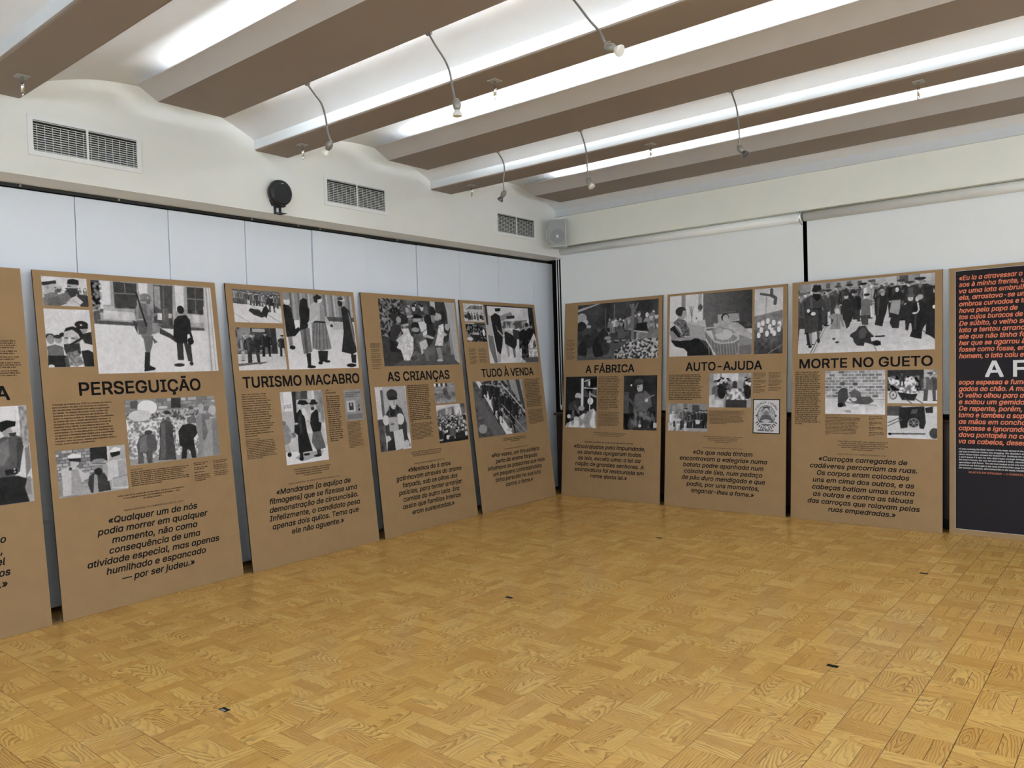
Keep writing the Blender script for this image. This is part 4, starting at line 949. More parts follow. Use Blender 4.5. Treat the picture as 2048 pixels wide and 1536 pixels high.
# ---- panel P4
e4 = panel('exhibition_panel', 'kraft panel headed TUDO À VENDA, next to the room corner on the left wall', -5.218, 5.829, 0.08, 6.13, 'L')
layout('P4', e4, 'TUDO À VENDA', 0.654, 0.866,
       [('«Por vezes, um tiro solitário', .637, .806), ('perto do arame farpado', .636, .7), ('informava os passantes que mais', .633, .963), ('um pequeno contrabandista', .635, .817), ('tinha perecido na sua luta', .633, .76), ('contra a fome.»', .634, .458)],
       3, (EDEL[0] + EDEL[1], None, .645, .407))
bars(part('P4b', 'body_text', e4), .907, 1.325, 18, .290, .01757, 51, last=.95)
c = part('P4c', 'caption_text', e4, 'softink')
bars(c, .910, .986, 12, .288, .0136, 52)
bars(c, .062, 1.668, 11, .12, .0128, 53, gaps=(3, 5, 8), last=.7)
bars(c, .212, 1.668, 10, .128, .0128, 54, gaps=(3, 5, 7), last=.9)
P = Pic(.305, .185, CF, .75, 17); P.P(.4, .1, .35, .35, .1, .95, .1, .95, .3, .2, .36).R(.7, .2, .3, 1, .48).N(.12, 16, 5, 0, 0, 1, .3).crowd(0, .5, 1, .62, 34, .12, .2).F(.24, .95, .5, .15, .6, .12)
put(e4, P, .052, 2.141)
P = Pic(.305, .194, CF, .2, 18); P.R(.7, 0, 0, .45, .06).N(.3, 22, 14, 0, .1, 1, 1, True).E(.8, .88, .5, .06, .2).F(.4, .8, .6, .3, .65, .15).R(.62, .3, .5, .65, .62).R(.15, .3, .64, .7, .95).E(.75, .15, .85, .15, .1)
put(e4, P, .057, 1.94)
P = Pic(.836, .622, CF, .76, 19)
P.N(.06, 10, 10).R(.15, 0, 0, 1, .02).P(0.15, 0.888, 0.011, 0.996, 0.003, 1.03, 0.763, 0.978, 0.5, 0.891, 0.332).P(0.5, 0.269, 0.187, 0.527, 0.1, 0.548, 0.163, 0.299, 0.286).P(0.18, 0.421, 0.181, 0.586, 0.161, 0.586, 0.212, 0.422, 0.231).P(0.45, 0.299, 0.286, 0.843, 0.229, 0.837, 0.385, 0.299, 0.398).N(.2, 30, 10, .3, .26, .95, .5, True).P(0.62, 0.024, 0.136, 0.113, 0.193, 0.117, 0.516, 0.003, 0.518).P(0.4, 0.014, 0.518, 0.116, 0.526, 0.147, 0.935, 0.153, 0.994, 0.092, 0.993, 0.018, 0.726).P(0.2, 0.005, 0.014, 0.054, 0.011, 0.053, 0.343, 0.012, 0.344).P(0.62, 0.16, 0.787, 0.229, 0.85, 0.211, 0.986, 0.152, 0.984).P(0.12, 0.109, 0.196, 0.205, 0.134, 0.288, 0.174, 0.299, 0.311, 0.315, 0.513, 0.278, 0.688, 0.226, 0.85, 0.16, 0.787, 0.141, 0.615, 0.124, 0.418).P(0.3, 0.179, 0.339, 0.229, 0.388, 0.208, 0.438).P(0.7, 0.224, 0.095, 0.3, 0.079, 0.283, 0.144, 0.238, 0.153).P(0.86, 0.201, 0.034, 0.329, 0.019, 0.333, 0.046, 0.212, 0.055).P(0.12, 0.205, 0.053, 0.322, 0.042, 0.312, 0.095, 0.212, 0.11).L(0.6, 0.03, 0.222, 0.438, 0.322, 0.548).P(0.55, 0.343, 0.661, 0.407, 0.673, 0.401, 0.887, 0.37, 0.899).P(0.4, 0.472, 0.736, 0.53, 0.749, 0.524, 0.901, 0.485, 0.913).P(0.14, 0.343, 0.475, 0.427, 0.408, 0.595, 0.509, 0.571, 0.688, 0.516, 0.764, 0.336, 0.663).P(0.68, 0.363, 0.437, 0.457, 0.405, 0.598, 0.509, 0.559, 0.548, 0.461, 0.486).E(0.3, 0.591, 0.343, 0.0634, 0.059).E(0.6, 0.544, 0.361, 0.0299, 0.0332).P(0.2, 0.516, 0.406, 0.663, 0.428, 0.627, 0.583, 0.522, 0.584).P(0.1, 0.641, 0.457, 0.743, 0.398, 0.82, 0.396, 0.952, 0.343, 0.972, 0.45, 0.893, 0.57, 0.811, 0.687, 0.798, 0.92, 0.655, 0.931, 0.666, 0.739, 0.617, 0.764).E(0.55, 0.798, 0.386, 0.0342, 0.0391).E(0.16, 0.83, 0.32, 0.0437, 0.0392).P(0.5, 0.889, 0.345, 0.946, 0.33, 0.955, 0.383, 0.9, 0.384).E(0.6, 0.952, 0.684, 0.0508, 0.0917).E(0.3, 0.952, 0.684, 0.0317, 0.059).N(.18, 44, 36, .62, .6, 1, 1, True).P(0.3, 0.642, 0.915, 1.01, 0.895, 1, 1, 0.753, 1)
put(e4, P, .374, 2.139)
P = Pic(.803, .574, CF, .35, 20); P.N(.22, 40, 30, 0, 0, 1, .7, True).P(.3, 0, 0, .12, 0, .62, 1, 0, 1).N(.08, 20, 26).P(.80, .06, 0, .14, 0, .68, 1, .55, 1).P(.35, 0, .12, .54, 1, .30, 1, 0, .4).E(.55, .1, .85, .08, .08)
P.P(.55, .6, 0, 1, 0, 1, .5).P(.3, .66, 0, .72, 0, .78, .34, .74, .3).P(.25, .86, 0, .94, 0, 1, .5, .92, .44).L(.75, .02, .56, .06, 1, .62)
for x, y, h in ((.20, .30, .28), (.34, .34, .3), (.44, .40, .34), (.40, .62, .34), (.52, .58, .36), (.64, .66, .4), (.78, .74, .36), (.46, .78, .26), (.70, .9, .3)): P.F(x, y, h, .14, .5, .1, .1, 1.4, .8)
P.L(.6, .015, .52, .44, .98, 1).L(.6, .012, .46, .5, .86, 1).L(.08, .03, .68, .62, .74, 1).E(.75, .47, .70, .03, .05).E(.7, .62, .92, .06, .03)
put(e4, P, .066, 1.333)

# ---- panel R1
f1 = panel('exhibition_panel', 'kraft panel headed A FÁBRICA, next to the room corner on the blind side', -5.207, 7.161, -0.143, 4.75, 'R')
layout('R1', f1, 'A FÁBRICA', 0.611, 0.619,
       [('«Encorajados pela impunidade,', .616, .904), ('os alemães apagaram todas', .617, .81), ('as leis, exceto uma: a lei da', .619, .794), ('nação de grandes senhores. A', .619, .869), ('escravatura foi restaurada em', .618, .875), ('nome desta lei.»', .619, .466)],
       [0.422, 0.714, '«Emboldened by impunity, the Germans erased all laws', 'except one: the law of the nation of overlords. Slavery', 'was restored in the name of that law.»'], (None, None, .616, .62))
bars(part('R1b', 'body_text', f1), .470, 1.325, 21, .283, .01757, 61, last=.55)
c = part('R1c', 'caption_text', f1, 'softink')
bars(c, .472, .942, 13, .282, .0130, 62, last=.15)
bars(c, .034, 1.748, 15, .122, .0130, 63, gaps=(2, 6, 9, 11), last=.7)
P = Pic(1.021, .621, CF, .22, 21); P.N(.06, 8, 6).G(.2, .36, 0, .5, 1, 1).P(.62, 0, .08, .25, 0, .3, 0, 0, .13).E(.6, .05, .25, .07, .1).E(.7, .10, .32, .04, .05).E(.62, .14, .40, .04, .03)
P.R(.4, .465, .03, .48, .4).R(.3, .355, .08, .37, .5).crowd(.38, .30, .62, .38, 7, .1, .3).P(.5, .6, .3, .68, .26, .7, .5, .6, .5).N(.15, 40, 20, .58, .28, .7, .52, True).crowd(.72, .2, 1, .3, 9, .11, .35).R(.42, .68, .05, .715, .68).P(.4, .69, .2, .65, .05, .67, .05, .71, .16).P(.4, .72, .2, .77, .04, .75, .04, .71, .16).crowd(.78, .42, 1, .46, 5, .14, .3)
P.P(.12, .74, .40, .86, .38, .88, .52, .74, .54).L(.7, .02, .72, .52, .88, .56).L(.6, .02, .76, .54, .76, .7).F(.49, .53, .26, .7, .7, .4, .4).P(.55, .3, .5, .42, .52, .4, .6, .28, .58).N(.1, 24, 14, .25, .45, .45, .7, True)
P.E(.16, .05, .42, .07, .12).E(.20, .04, .56, .06, .10).E(.25, .13, .52, .07, .10).E(.18, .14, .66, .08, .13).E(.14, .07, .82, .06, .16).E(.2, .22, .56, .06, .12).E(.12, .28, .78, .08, .20).E(.16, .34, .62, .07, .14).E(.2, .37, .76, .05, .16).E(.55, .39, .62, .04, .03).E(.6, .41, .68, .03, .03)
P.P(.45, .5, .98, .56, .78, .68, .68, .78, .74, .86, .62, 1, .55, 1, 1, .48, 1).N(.3, 60, 40, .48, .66, 1, 1, True).P(.3, .44, .74, .66, .66, .54, .82, .44, .86).P(.3, 0, .9, .2, .95, .44, .94, .46, 1, 0, 1)
put(f1, P, .181, 2.14)
P = Pic(.419, .571, CF, .12, 22); P.R(.8, .50, .04, .58, .66).L(.75, .02, .52, .22, 1, .24).L(.6, .02, .6, .1, .78, .06).E(.8, .76, .14, .03, .06).N(.2, 10, 8, .6, .05, 1, .4, True).E(.85, .80, .48, .09, .07).L(.7, .025, .78, .3, .78, .7).L(.7, .02, .8, .34, .98, .4)
P.E(.7, .41, .38, .10, .06).E(.2, .40, .48, .09, .07).P(.22, .10, .55, .3, .46, .46, .56, .50, .74, .36, .86, .12, .84).L(.3, .05, .3, .56, .48, .76).E(.6, .52, .62, .1, .05).P(.72, .05, .92, .3, .84, .6, .72, .9, .62, 1, .7, 1, 1, 0, 1).N(.2, 12, 10, .0, .66, 1, 1, True).E(.75, .12, .78, .06, .04).E(.75, .36, .82, .08, .04).R(.2, .55, .66, .7, .72)
put(f1, P, .034, 1.337)
P = Pic(.402, .578, CF, .16, 23); P.N(.05, 6, 6).E(.85, .23, .18, .025, .018).R(.3, .02, .3, .16, .7).N(.15, 10, 12, .0, .7, .3, 1, True).P(.36, .34, .36, .5, .28, .66, .28, .8, .36, .86, .56, .74, .6, .68, .72, .3, .70).E(.66, .49, .22, .085, .09).E(.27, .46, .12, .13, .055).E(.2, .43, .15, .12, .03).E(.2, .44, .21, .025, .012).L(.25, .04, .44, .32, .6, .3).E(.75, .69, .45, .05, .04).L(.5, .02, .64, .44, .9, .36).L(.3, .05, .18, .44, .4, .6).P(.3, .28, .66, .6, .7, .85, .78, .8, .96, .3, .9).N(.18, 16, 14, .25, .66, .95, .95, True).E(.75, .5, .92, .05, .03).R(.7, .9, .86, 1, .95)
put(f1, P, .798, 1.338)

# ---- panel R2
f2 = panel('exhibition_panel', 'kraft panel headed AUTO-AJUDA with a bedside photograph and a bordered stamp', -3.901, 7.149, 0.1, 5.0, 'R')
layout('R2', f2, 'AUTO-AJUDA', 0.616, 0.789,
       [('«Os que nada tinham', .621, .614), ('encontravam a «alegria» numa', .62, .903), ('batata podre apanhada num', .621, .83), ('caixote de lixo, num pedaço', .622, .807), ('de pão duro mendigado e que', .623, .859), ('podia, por uns momentos,', .62, .748), ('enganar-lhes a fome.»', .623, .643)],
       [0.419, 0.716, '«Those who had nothing found “joy” in a rotten potato', 'picked up from a rubbish bin, in a begged piece', 'of hard bread that could, for a few moments,', 'deceive their hunger.»'], (EDEL[0] + EDEL[1], None, .622, .405))
bars(part('R2b', 'body_text', f2), .032, 1.330, 15, .385, .01757, 71, last=.7)
c = part('R2c', 'caption_text', f2, 'softink')
bars(c, .928, 1.338, 14, .128, .0125, 72, gaps=(5, 9, 11, 14), last=.6)
bars(c, 1.077, 1.338, 13, .132, .0125, 73, gaps=(5, 10), last=.7)
bars(c, .481, .972, 11, .365, .0124, 74)
P = Pic(.88, .625, CF, .75, 24)
P.R(.8, 0, 0, .42, .42).R(.5, .15, 0, .2, .35).R(.6, .36, 0, .40, .3).G(.4, .22, .42, 0, 1, .6, 'x').P(0.7, 0.227, 0.448, 0.445, 0.422, 0.461, 0.537, 0.459, 0.763, 0.264, 0.687).P(0.6, 0.222, 0.467, 0.274, 0.7, 0.353, 0.743, 0.459, 0.756, 0.456, 0.536).L(0.45, 0.012, 0.273, 0.19, 0.283, 0.453).L(0.45, 0.012, 0.253, 0.194, 0.28, 0.369).L(0.5, 0.012, 0.297, 0.199, 0.282, 0.395).E(0.82, 0.334, 0.419, 0.0233, 0.0432).E(0.3, 0.385, 0.22, 0.0289, 0.0507).E(0.82, 0.387, 0.366, 0.027, 0.076).E(0.35, 0.339, 0.394, 0.0097, 0.0153).P(0.25, 0.254, 0.686, 0.459, 0.763, 0.517, 0.879, 0.556, 0.999, 0.229, 0.997).E(0.17, 0.142, 0.264, 0.0677, 0.0774).P(0.62, 0.17, 0.25, 0.212, 0.254, 0.219, 0.351, 0.186, 0.387, 0.151, 0.351).P(0.55, 0.106, 0.341, 0.171, 0.347, 0.182, 0.412, 0.102, 0.405).P(0.36, 0.052, 0.433, 0.102, 0.379, 0.202, 0.414, 0.255, 0.571, 0.259, 0.676, 0.155, 0.669, 0.074, 0.558).N(.2, 70, 50, .08, .42, .24, .72).L(0.72, 0.018, 0.044, 0.459, 0.113, 0.522, 0.165, 0.642).P(0.12, 0.008, 0.533, 0.063, 0.486, 0.145, 0.669, 0.255, 0.701, 0.377, 0.722, 0.462, 0.866, 0.558, 1, 0.229, 0.993, 0.178, 0.876, 0.077, 0.832, 0.026, 0.749).P(0.56, 0.013, 0.579, 0.116, 0.69, 0.274, 0.69, 0.335, 0.704, 0.275, 0.741, 0.126, 0.744, 0.025, 0.725).P(0.5, 0.003, 0.605, 0.033, 0.568, 0.116, 0.69, 0.036, 0.73).P(0.78, 0.049, 0.83, 0.19, 0.874, 0.23, 0.929, 0.231, 1.01, 0.205, 1, 0.2, 0.915, 0.09, 0.894, 0.092, 1, 0.066, 1).L(0.35, 0.016, 0.546, 0.493, 0.549, 0.381, 0.577, 0.346, 0.726, 0.323, 0.799, 0.323).P(0.64, 0.596, 0.358, 0.844, 0.358, 0.856, 0.472, 0.746, 0.487, 0.607, 0.538).P(0.56, 0.726, 0.36, 0.844, 0.358, 0.854, 0.445, 0.745, 0.473).E(0.13, 0.686, 0.406, 0.0461, 0.0595).E(0.68, 0.692, 0.421, 0.0332, 0.0545).E(0.5, 0.691, 0.394, 0.0185, 0.0074).P(0.66, 0.55, 0.494, 0.709, 0.482, 0.837, 0.502, 0.999, 0.688, 0.999, 0.859, 0.85, 0.887, 0.748, 0.682, 0.562, 0.657).N(.10, 24, 20, .6, .5, 1, .9).P(0.5, 0.848, 0.689, 1, 0.772, 0.999, 0.859, 0.858, 0.873).P(0.42, 0.84, 0.872, 0.999, 0.845, 1, 0.999, 0.842, 1.01).P(0.4, 0.442, 0.585, 0.563, 0.794, 0.85, 0.777, 0.835, 1.01, 0.586, 1, 0.458, 0.715).P(0.5, 0.523, 0.591, 0.617, 0.549, 0.774, 0.61, 0.839, 0.737, 0.803, 0.784, 0.638, 0.799, 0.563, 0.769).L(0.6, 0.008, 0.476, 0.638, 0.504, 0.984).L(0.6, 0.008, 0.513, 0.653, 0.54, 0.986).L(0.6, 0.008, 0.549, 0.667, 0.576, 0.988).L(0.6, 0.008, 0.585, 0.681, 0.611, 0.989).L(0.6, 0.008, 0.62, 0.696, 0.647, 0.991).L(0.6, 0.008, 0.656, 0.71, 0.682, 0.993).L(0.6, 0.008, 0.691, 0.724, 0.717, 0.994).L(0.6, 0.008, 0.726, 0.738, 0.752, 0.996).L(0.6, 0.008, 0.761, 0.752, 0.786, 0.997).L(0.6, 0.008, 0.796, 0.766, 0.821, 0.999).L(0.6, 0.008, 0.83, 0.78, 0.855, 1).E(0.72, 0.674, 0.677, 0.101, 0.0842).E(0.62, 0.617, 0.611, 0.0465, 0.0498).L(0.68, 0.024, 0.551, 0.556, 0.466, 0.56, 0.442, 0.585, 0.505, 0.69, 0.573, 0.788, 0.648, 0.814, 0.794, 0.802, 0.846, 0.756, 0.839, 0.715, 0.784, 0.672)
put(f2, P, .03, 2.151)
P = Pic(.276, .625, CF, .74, 25); P.N(.04, 5, 8).P(.45, 0, .42, 1, .34, 1, .62, 0, .66).G(.35, .22, 0, .62, 1, 1).N(.08, 10, 20, 0, .4, 1, 1).L(.3, .035, .22, .08, .65, .12).L(.3, .05, .6, .03, .6, .12).L(.3, .05, .62, .12, .74, .16, .72, .24).L(.4, .008, .42, .14, .4, .4, .25, .5)
for x, y in ((.16, .52), (.30, .50), (.48, .47), (.68, .50), (.88, .52), (.25, .60), (.55, .56), (.62, .62), (.86, .60), (.45, .66), (.70, .66), (.16, .68)):
    P.E(.85, x, y + .03, .065, .048).R(.5, x - .025, y - .045, x + .025, y - .01).E(.2, x, y + .085, .06, .008)
P.L(.4, .02, .5, .99, 1, .86)
put(f2, P, .933, 2.147)
P = Pic(.429, .335, CF, .55, 26); P.R(.75, .1, 0, .7, .22).R(.5, .25, 0, .3, .2).N(.1, 12, 6, 0, 0, 1, .3).crowd(.02, .16, .98, .3, 14, .16, .18).P(.62, .4, .5, .66, .44, .95, .68, .82, .76, .5, .76).N(.25, 22, 14, .38, .44, .95, .78, True).R(.2, .4, .78, .9, 1).P(.72, 0, .64, .14, .62, .12, .76, .34, .8, .36, 1, 0, 1).N(.1, 10, 8, 0, .6, .4, 1).E(.12, .30, .55, .10, .2).E(.12, .92, .55, .08, .2)
put(f2, P, .478, 1.344)
P = Pic(.432, .278, CF, .5, 27); P.N(.12, 14, 8, 0, 0, .5, .6).R(.3, .62, .05, .8, .5).G(.7, .55, 0, .72, 1, 1).N(.15, 26, 6, 0, .74, .5, 1, True).F(.13, .8, .5, .75, .7, .8, .6, 1.5, .8).P(.72, .12, .56, .42, .54, .36, .64, .16, .66).R(.12, .14, .64, .18, .86).R(.12, .32, .62, .36, .96)
for x, h in ((.46, .72), (.56, .5), (.64, .55), (.74, .62), (.82, .66), (.90, .64), (.97, .66)): P.F(x, .88, h, .12 + (x * 13 % .2), .68, .2, None, 1.4)
P.E(.75, .76, .66, .06, .08)
put(f2, P, .029, 1.044)
st = Pic(.262, .328, .0035, .70, 28); st.R(.05, 0, 0, 1, .03).R(.05, 0, .97, 1, 1).R(.05, 0, 0, .035, 1).R(.05, .965, 0, 1, 1)
st.E(.2, .5, .48, .33, .30).E(.55, .5, .48, .315, .286).N(.14, 30, 36, .2, .2, .8, .78).E(.30, .5, .30, .12, .06).E(.2, .5, .25, .13, .03).E(.62, .5, .33, .09, .07).E(.4, .5, .41, .10, .07).P(.3, .22, .66, .36, .46, .64, .46, .78, .66, .6, .75, .4, .75).P(.65, .3, .62, .5, .58, .7, .62, .5, .70).R(.7, .27, .68, .73, .72).P(.25, .10, .48, .16, .44, .18, .48, .16, .52).P(.25, .90, .48, .84, .44, .82, .48, .84, .52)
st.a[(st.X > .03) & (st.X < .97) & (st.Y > .035) & (st.Y < .96)] += .02
stp = st.mesh('printed_stamp', f2, .927, 1.093)
hk = part('R2s', 'stamp_lettering', f2)
cx_, cy_ = .927 + .131, 1.093 - .328 * .49
word = 'KUCHNIA LUDOWA'
for i, ch in enumerate(word):
    if ch == ' ': continue
    an = math.radians(150 - 120 * i / (len(word) - 1))
    text(hk, ch, cx_ + .108 * math.cos(an), cy_ + .120 * math.sin(an), .027, None, 'C', bold=.02, rot=an - math.pi / 2)
heb = 'םיחרוא תסנכה'
for i, ch in enumerate(heb):
    if ch == ' ': continue
    an = math.radians(212 + 116 * i / (len(heb) - 1))
    text(hk, ch, cx_ + .116 * math.cos(an), cy_ + .128 * math.sin(an), .026, None, 'C', bold=.02, rot=an + math.pi / 2)
bars(hk, .927 + .05, 1.093 - .305, 1, .16, .034, 8, last=1.0, xh=.5)

# ---- panel R3
f3 = panel('exhibition_panel', 'kraft panel headed MORTE NO GUETO with a wide crowd photograph', -2.601, 7.143, -1.012, 4.664, 'R')
layout('R3', f3, 'MORTE NO GUETO', 0.623, 1.100,
       [('«Carroças carregadas de', .618, .732), ('cadáveres percorriam as ruas.', .617, .886), ('Os corpos eram colocados', .618, .764), ('uns em cima dos outros, e as', .619, .837), ('cabeças batiam umas contra', .618, .845), ('as outras e contra as tábuas', .617, .827), ('das carroças que rolavam pelas', .618, .925), ('ruas empedradas.»', .616, .556)],
       [0.416, 0.717, '«Cart after cart filled with nude corpses would move', 'through the streets. One on top of the other the bony', 'carcasses lay, the heads bobbing up and down and beating', 'against one another or against the wood of the cart', 'on the uneven pavement.»'], (EDEL[0] + EDEL[1], None, .617, .406))
bars(part('R3b', 'body_text', f3), .033, 1.335, 28, .236, .01745, 81, last=.3)
c = part('R3c', 'caption_text', f3, 'softink')
text(c, 'DEATH IN THE GUETTO', .307, .940, .0115, None, 'L', bold=.01)
bars(c, .307, .926, 13, .298, .0125, 82, last=.1)
bars(c, .679, .940, 12, .122, .0127, 83, gaps=(3, 6, 9), last=.4)
P = Pic(1.137, .64, CE, .72, 29); P.R(.55, 0, 0, 1, .2).R(.62, .1, 0, .6, .1).N(.1, 20, 4, 0, 0, 1, .15)
for x in (.12, .22, .30, .38, .46, .56): P.R(.35, x, .02, x + .03, .09)
P.R(.68, .66, 0, .74, .12).R(.3, .76, 0, .82, .12).R(.7, .9, 0, .97, .1).crowd(0, .10, 1, .18, 60, .07, .25).G(.68, .78, 0, .58, 1, 1).P(.74, .2, .5, .75, .5, .9, .6, .1, .6).L(.4, .014, .22, .56, .10, 1).L(.5, .012, .24, .56, .12, 1).L(.45, .012, .50, .55, .60, 1).L(.4, .016, .74, .5, 1, .86).N(.03, 40, 30, 0, .6, 1, 1)
P.F(.31, .52, .46, .3, .7, .3, None, 1.2).F(.40, .55, .5, .2, .66, .2, None, 1.2).F(.18, .62, .52, .25, .7, .3, None, 1.2).F(.50, .55, .50, .26, .74, .12, .2, 1.3)
P.F(.235, .60, .50, .3, .72, .2, None, 1.2).F(.435, .58, .42, .15, .7, .15, .2, 1.2).F(.56, .5, .48, .6, .7, .3, None, 1.2).F(.66, .55, .50, .2, .7, None, None, 1.2).F(.77, .55, .50, .15, .66, .2, None, 1.3).F(.83, .6, .52, .2, .7, .22, None, 1.3).F(.90, .64, .60, .2, .7, .15, None, 1.4).F(.035, .88, .62, .22, .66, .3, .15, 1.4).F(.02, .72, .6, .3, .68, .35, None, 1.3)
P.P(0.15, 0.587, 0.265, 0.626, 0.235, 0.667, 0.252, 0.68, 0.333, 0.669, 0.466, 0.65, 0.576, 0.639, 0.667, 0.585, 0.639, 0.594, 0.547, 0.585, 0.455).E(0.6, 0.641, 0.226, 0.0148, 0.0282).E(0.6, 0.638, 0.178, 0.0165, 0.0203).E(0.5, 0.638, 0.198, 0.0271, 0.0147).P(0.25, 0.602, 0.277, 0.62, 0.257, 0.615, 0.504, 0.6, 0.525).P(0.15, 0.7, 0.326, 0.726, 0.216, 0.76, 0.199, 0.79, 0.248, 0.796, 0.326, 0.772, 0.345, 0.768, 0.48, 0.755, 0.701, 0.709, 0.696, 0.691, 0.625, 0.706, 0.493).P(0.56, 0.705, 0.325, 0.767, 0.322, 0.764, 0.433, 0.753, 0.523, 0.69, 0.482).E(0.74, 0.743, 0.185, 0.0127, 0.0312).P(0.17, 0.332, 0.427, 0.351, 0.276, 0.376, 0.262, 0.414, 0.285, 0.434, 0.391, 0.428, 0.517, 0.41, 0.572, 0.397, 0.643, 0.378, 0.675, 0.365, 0.591, 0.352, 0.52).E(0.7, 0.375, 0.227, 0.0162, 0.0325).E(0.2, 0.373, 0.193, 0.0237, 0.0232).P(0.25, 0.476, 0.499, 0.54, 0.507, 0.538, 0.634, 0.495, 0.63).P(0.4, 0.483, 0.296, 0.524, 0.271, 0.562, 0.305, 0.568, 0.408, 0.556, 0.5, 0.483, 0.497, 0.488, 0.398).E(0.72, 0.527, 0.25, 0.0145, 0.0274).E(0.15, 0.527, 0.221, 0.0224, 0.0183).L(0.82, 0.022, 0.558, 0.384, 0.562, 0.512).P(0.16, 0.801, 0.385, 0.829, 0.353, 0.864, 0.369, 0.87, 0.534, 0.829, 0.64, 0.819, 0.74, 0.801, 0.727, 0.795, 0.525).E(0.72, 0.835, 0.315, 0.0192, 0.0353).E(0.32, 0.838, 0.277, 0.026, 0.0243).P(0.13, 0.962, 0.308, 1, 0.247, 1, 0.876, 0.98, 0.831, 0.936, 0.794, 0.941, 0.543, 0.952, 0.392).E(0.86, 0.993, 0.446, 0.0109, 0.0238).P(0.12, 0.852, 0.391, 0.885, 0.361, 0.931, 0.378, 0.948, 0.5, 0.942, 0.651, 0.915, 0.738, 0.909, 0.857, 0.869, 0.843, 0.83, 0.818, 0.846, 0.732, 0.835, 0.574, 0.852, 0.488).P(0.22, 0.863, 0.533, 0.88, 0.535, 0.874, 0.732, 0.855, 0.73).E(0.72, 0.88, 0.329, 0.0123, 0.0329).E(0.62, 0.9, 0.304, 0.0212, 0.035).L(0.7, 0.02, 0.885, 0.383, 0.892, 0.471, 0.881, 0.505).E(0.76, 0.863, 0.514, 0.0168, 0.0132).P(0.5, 0.085, 0.71, 0.108, 0.707, 0.115, 0.862, 0.102, 0.91).P(0.3, 0.147, 0.686, 0.171, 0.683, 0.171, 0.833, 0.158, 0.849).P(0.25, 0.065, 0.203, 0.106, 0.17, 0.185, 0.194, 0.212, 0.28, 0.235, 0.439, 0.218, 0.437, 0.189, 0.336, 0.194, 0.681, 0.147, 0.689, 0.095, 0.714, 0.07, 0.682, 0.087, 0.466, 0.059, 0.394).P(0.34, 0.093, 0.204, 0.112, 0.195, 0.12, 0.375, 0.1, 0.396).P(0.18, 0.159, 0.356, 0.185, 0.336, 0.193, 0.667, 0.16, 0.682).L(0.15, 0.014, 0.093, 0.366, 0.185, 0.371).E(0.56, 0.142, 0.146, 0.0197, 0.0428).P(0.1, 0.116, 0.15, 0.178, 0.157, 0.18, 0.219, 0.146, 0.262, 0.118, 0.198).P(0.13, 0.11, 0.117, 0.112, 0.078, 0.125, 0.03, 0.178, 0.033, 0.186, 0.101, 0.145, 0.131).P(0.11, 0.072, 0.407, 0.113, 0.404, 0.141, 0.449, 0.114, 0.478, 0.08, 0.444).E(0.82, 0.121, 0.435, 0.0197, 0.0262).E(0.88, 0.082, 0.389, 0.012, 0.0263).E(0.12, 0.097, 0.902, 0.0145, 0.0214).E(0.12, 0.164, 0.825, 0.0117, 0.0295).P(0.72, 0.273, 0.669, 0.292, 0.671, 0.29, 0.795, 0.277, 0.8).P(0.76, 0.298, 0.671, 0.325, 0.68, 0.32, 0.838, 0.297, 0.842).P(0.5, 0.239, 0.474, 0.289, 0.448, 0.346, 0.473, 0.363, 0.639, 0.346, 0.643, 0.33, 0.552, 0.335, 0.677, 0.25, 0.663, 0.282, 0.535, 0.243, 0.51).L(0.35, 0.01, 0.308, 0.468, 0.305, 0.666).P(0.48, 0.281, 0.418, 0.283, 0.381, 0.307, 0.322, 0.331, 0.378, 0.333, 0.427).E(0.76, 0.306, 0.412, 0.0177, 0.0303).E(0.2, 0.282, 0.805, 0.0115, 0.014).E(0.2, 0.308, 0.854, 0.0152, 0.014).P(0.2, 0.451, 0.705, 0.47, 0.648, 0.513, 0.641, 0.544, 0.723, 0.575, 0.783, 0.593, 0.841, 0.628, 0.866, 0.631, 0.913, 0.598, 0.928, 0.556, 0.897, 0.513, 0.871, 0.507, 0.921, 0.457, 0.912, 0.434, 0.865, 0.426, 0.807, 0.402, 0.781, 0.408, 0.751).P(0.3, 0.47, 0.716, 0.507, 0.663, 0.531, 0.733, 0.513, 0.811, 0.477, 0.82).P(0.76, 0.556, 0.81, 0.597, 0.796, 0.619, 0.82, 0.597, 0.848, 0.562, 0.863).E(0.1, 0.603, 0.893, 0.0267, 0.0315).L(0.2, 0.024, 0.593, 0.798, 0.621, 0.798, 0.652, 0.796)
put(f3, P, .056, 2.151)
P = Pic(.503, .384, CE, .7, 30); P.bricks(0, 0, 1, .62, 9, 9, .52, .72).G(.74, .8, 0, .62, 1, 1).N(.05, 20, 14).L(.5, .01, 0, .63, 1, .66).P(.25, .22, .48, .30, .38, .38, .42, .40, .62, .34, .74, .36, .82, .22, .84).E(.62, .30, .34, .035, .06).E(.3, .30, .30, .045, .04).E(.1, .265, .79, .05, .055).P(.34, .42, .5, .50, .42, .58, .48, .62, .6, .44, .62).E(.66, .51, .36, .04, .065).E(.3, .51, .31, .045, .035).P(.3, .40, .66, .56, .60, .76, .60, .82, .70, .72, .78, .5, .76).E(.7, .49, .66, .05, .045).L(.62, .035, .70, .78, .86, .80).L(.55, .04, .36, .72, .5, .76).P(.6, .32, .92, .42, .89, .46, .96, .36, .97)
put(f3, P, .305, 1.347)
